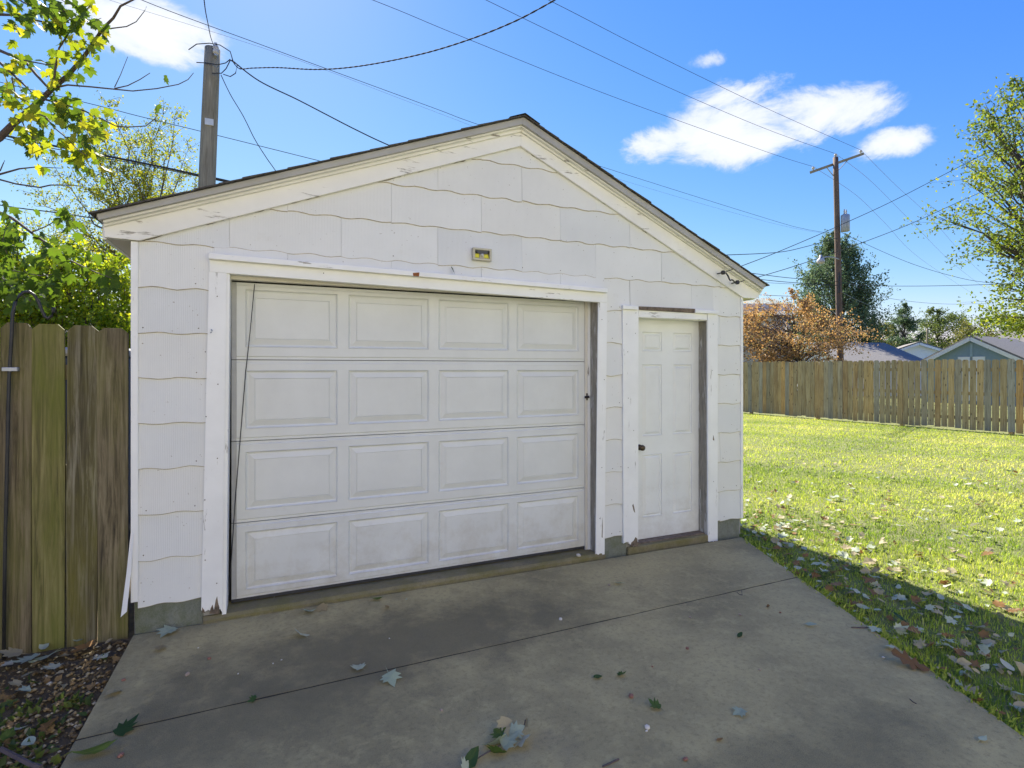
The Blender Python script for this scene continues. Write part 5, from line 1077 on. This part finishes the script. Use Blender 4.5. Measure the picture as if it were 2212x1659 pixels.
# blue gable shed
Z = 25; c = at(2305-1563.8*0-0, 0, 1)[:2]
c = at(1563.8+1825*.29296, CY, Z); zr = cz(0, 432+1015*.29296, Z); hw = (2085-1560)*.29296/2*Z/FOC; zl = cz(0, 432+1170*.29296, Z); sl_ = (zr-zl)/hw
t, f = house('blue_shed', 'blue-grey gabled shed with white barge boards beyond the picket fence', c, -YAW-1.0, 2*(hw*1.1), 6.0, zr-sl_*hw*1.1, zr, M['bluewall'], M['slate'], 'b', .15, door=(-.5, .5), cat='shed')
block(MB(), f, -.05, .05, -.03, -.001, .1, zr-.25).build('batten', plain('pale blue batten', (.30, .40, .46), .6, .05), t)
# long grey roof beyond the pole, white gable at its right end
Z = 33; c = at(1908, CY, Z); za, zb = cz(0, 742, Z), cz(0, 776, Z)
house('grey_roofed_house', 'low house with a long pale grey shingle roof behind the utility pole', c, -YAW+.12, 5.2, 6.5, zb-.2, za+.1, M['whitewall'], M['slate'], 'a', .35, windows=((-2, -1.1, 1.0, 1.9), (1, 1.9, 1.0, 1.9)))
Z = 40; c = at(1985, CY, Z)
house('white_gabled_house', 'small white gable-ended house peeping over the long grey roof', c, -YAW-.5, 4.6, 7.0, cz(0, 768, Z), cz(0, 741, Z), M['whitewall'], M['slate'], 'b', .25, windows=((-.5, .5, 1.2, 2.1),))
Z = 46; c = at(2020, CY, Z)
house('low_grey_outbuilding', 'low grey-roofed outbuilding left of the blue gable', c, -YAW, 6.5, 5.0, cz(0, 772, Z), cz(0, 753, Z), M['whitewall'], M['slate'], 'a', .3, cat='outbuilding')
# big grey roof on the right
Z = 31; c = at(2395, CY, Z)
house('shingled_house', 'house with a large dark grey shingle roof beside the blue shed', c, -YAW-.7, 8.6, 8.5, cz(0, 776, Z), cz(0, 700, Z), M['bluewall'], M['slate'], 'a', .3, windows=((-2.5, -1.5, 1.0, 2.0), (1, 2, 1.0, 2.0)))
# white house behind the orange tree, with a ribbed metal porch roof
Z = 29; c = at(1580, CY, Z)
t, f = house('white_house', 'white house behind the orange tree with a ribbed metal porch roof', c, -YAW, 6.0, 6.0, cz(0, 684, Z), cz(0, 684, Z)+.9, M['whitewall'], M['slate'], 'a', .1, windows=((1.3, 1.62, 2.35, 3.0), (2.1, 2.5, 1.6, 2.3)), door=(-1, 0))
tipz = cz(0, 666, Z-1.4); mild = plain('mildewed metal', (.42, .44, .34), .7, .35, 6)
for i in range(12):
    a0, a1 = -2.4+i*.4, -2.4+i*.4+.375
    MB().add([f(a0, .0, tipz+.62), f(a1, .0, tipz+.62), f(a1, -1.5, tipz), f(a0, -1.5, tipz), f(a0, .0, tipz+.68), f(a1, .0, tipz+.68), f(a1, -1.5, tipz+.05), f(a0, -1.5, tipz+.05)], [(0, 3, 2, 1), (4, 5, 6, 7), (0, 1, 5, 4), (1, 2, 6, 5), (2, 3, 7, 6), (3, 0, 4, 7)]).build('porch_roof_rib', mild, t)
block(MB(), f, -2.42, 2.42, -1.56, -1.505, tipz-.16, tipz+.22).build('porch_gutter', M['trim'], t)
for a in (-2.3, 2.3): block(MB(), f, a-.06, a+.06, -1.45, -1.33, -.05, tipz).build('porch_post', M['trim'], t)
# distant street pole
Z = 60; pb_ = at(2003, CY, Z); dp = pole('distant_pole', 'slim distant pole standing among the far roofs', (pb_[0], pb_[1], -.06), at(2003, 710, Z), .13, .09, M['polewood'])
# glimpsed through the gap beside the garage: a yellow house wall and a dark blue bin
Z = 10.5; c = at(180, CY, Z)
house('yellow_house', 'yellow-sided house glimpsed through the gaps of the mossy fence', c+np.array([0, 3.0, 0]), -YAW+.1, 7, 5, 2.1, 2.9, M['yellowwall'], M['slate'], 'a', .2, windows=((-1, 0, 1.0, 1.8),))
bn = at(286, CY, 4.7); bn_t = thing('wheelie_bin', 'dark blue plastic bin behind the fence beside the garage', 'bin', (bn[0]-.28, bn[1], -.04)); bx, by = bn[0]-.28, bn[1]
MB().prism([(bx-.24, -.02), (bx+.24, -.02), (bx+.29, 1.72), (bx-.29, 1.72)], by-.28, by+.28).build('body', M['bluebin'], bn_t, bevel=.02)
MB().box((bx-.31, by-.31, 1.722), (bx+.31, by+.31, 1.79)).build('lid', M['doorside'], bn_t, bevel=.02)
for s1 in (-1, 1): MB().tube([(bx+s1*.25, by+.3, .08), (bx+s1*.31, by+.3, .08)], .1, 14).build('wheel', M['rubber'], bn_t)
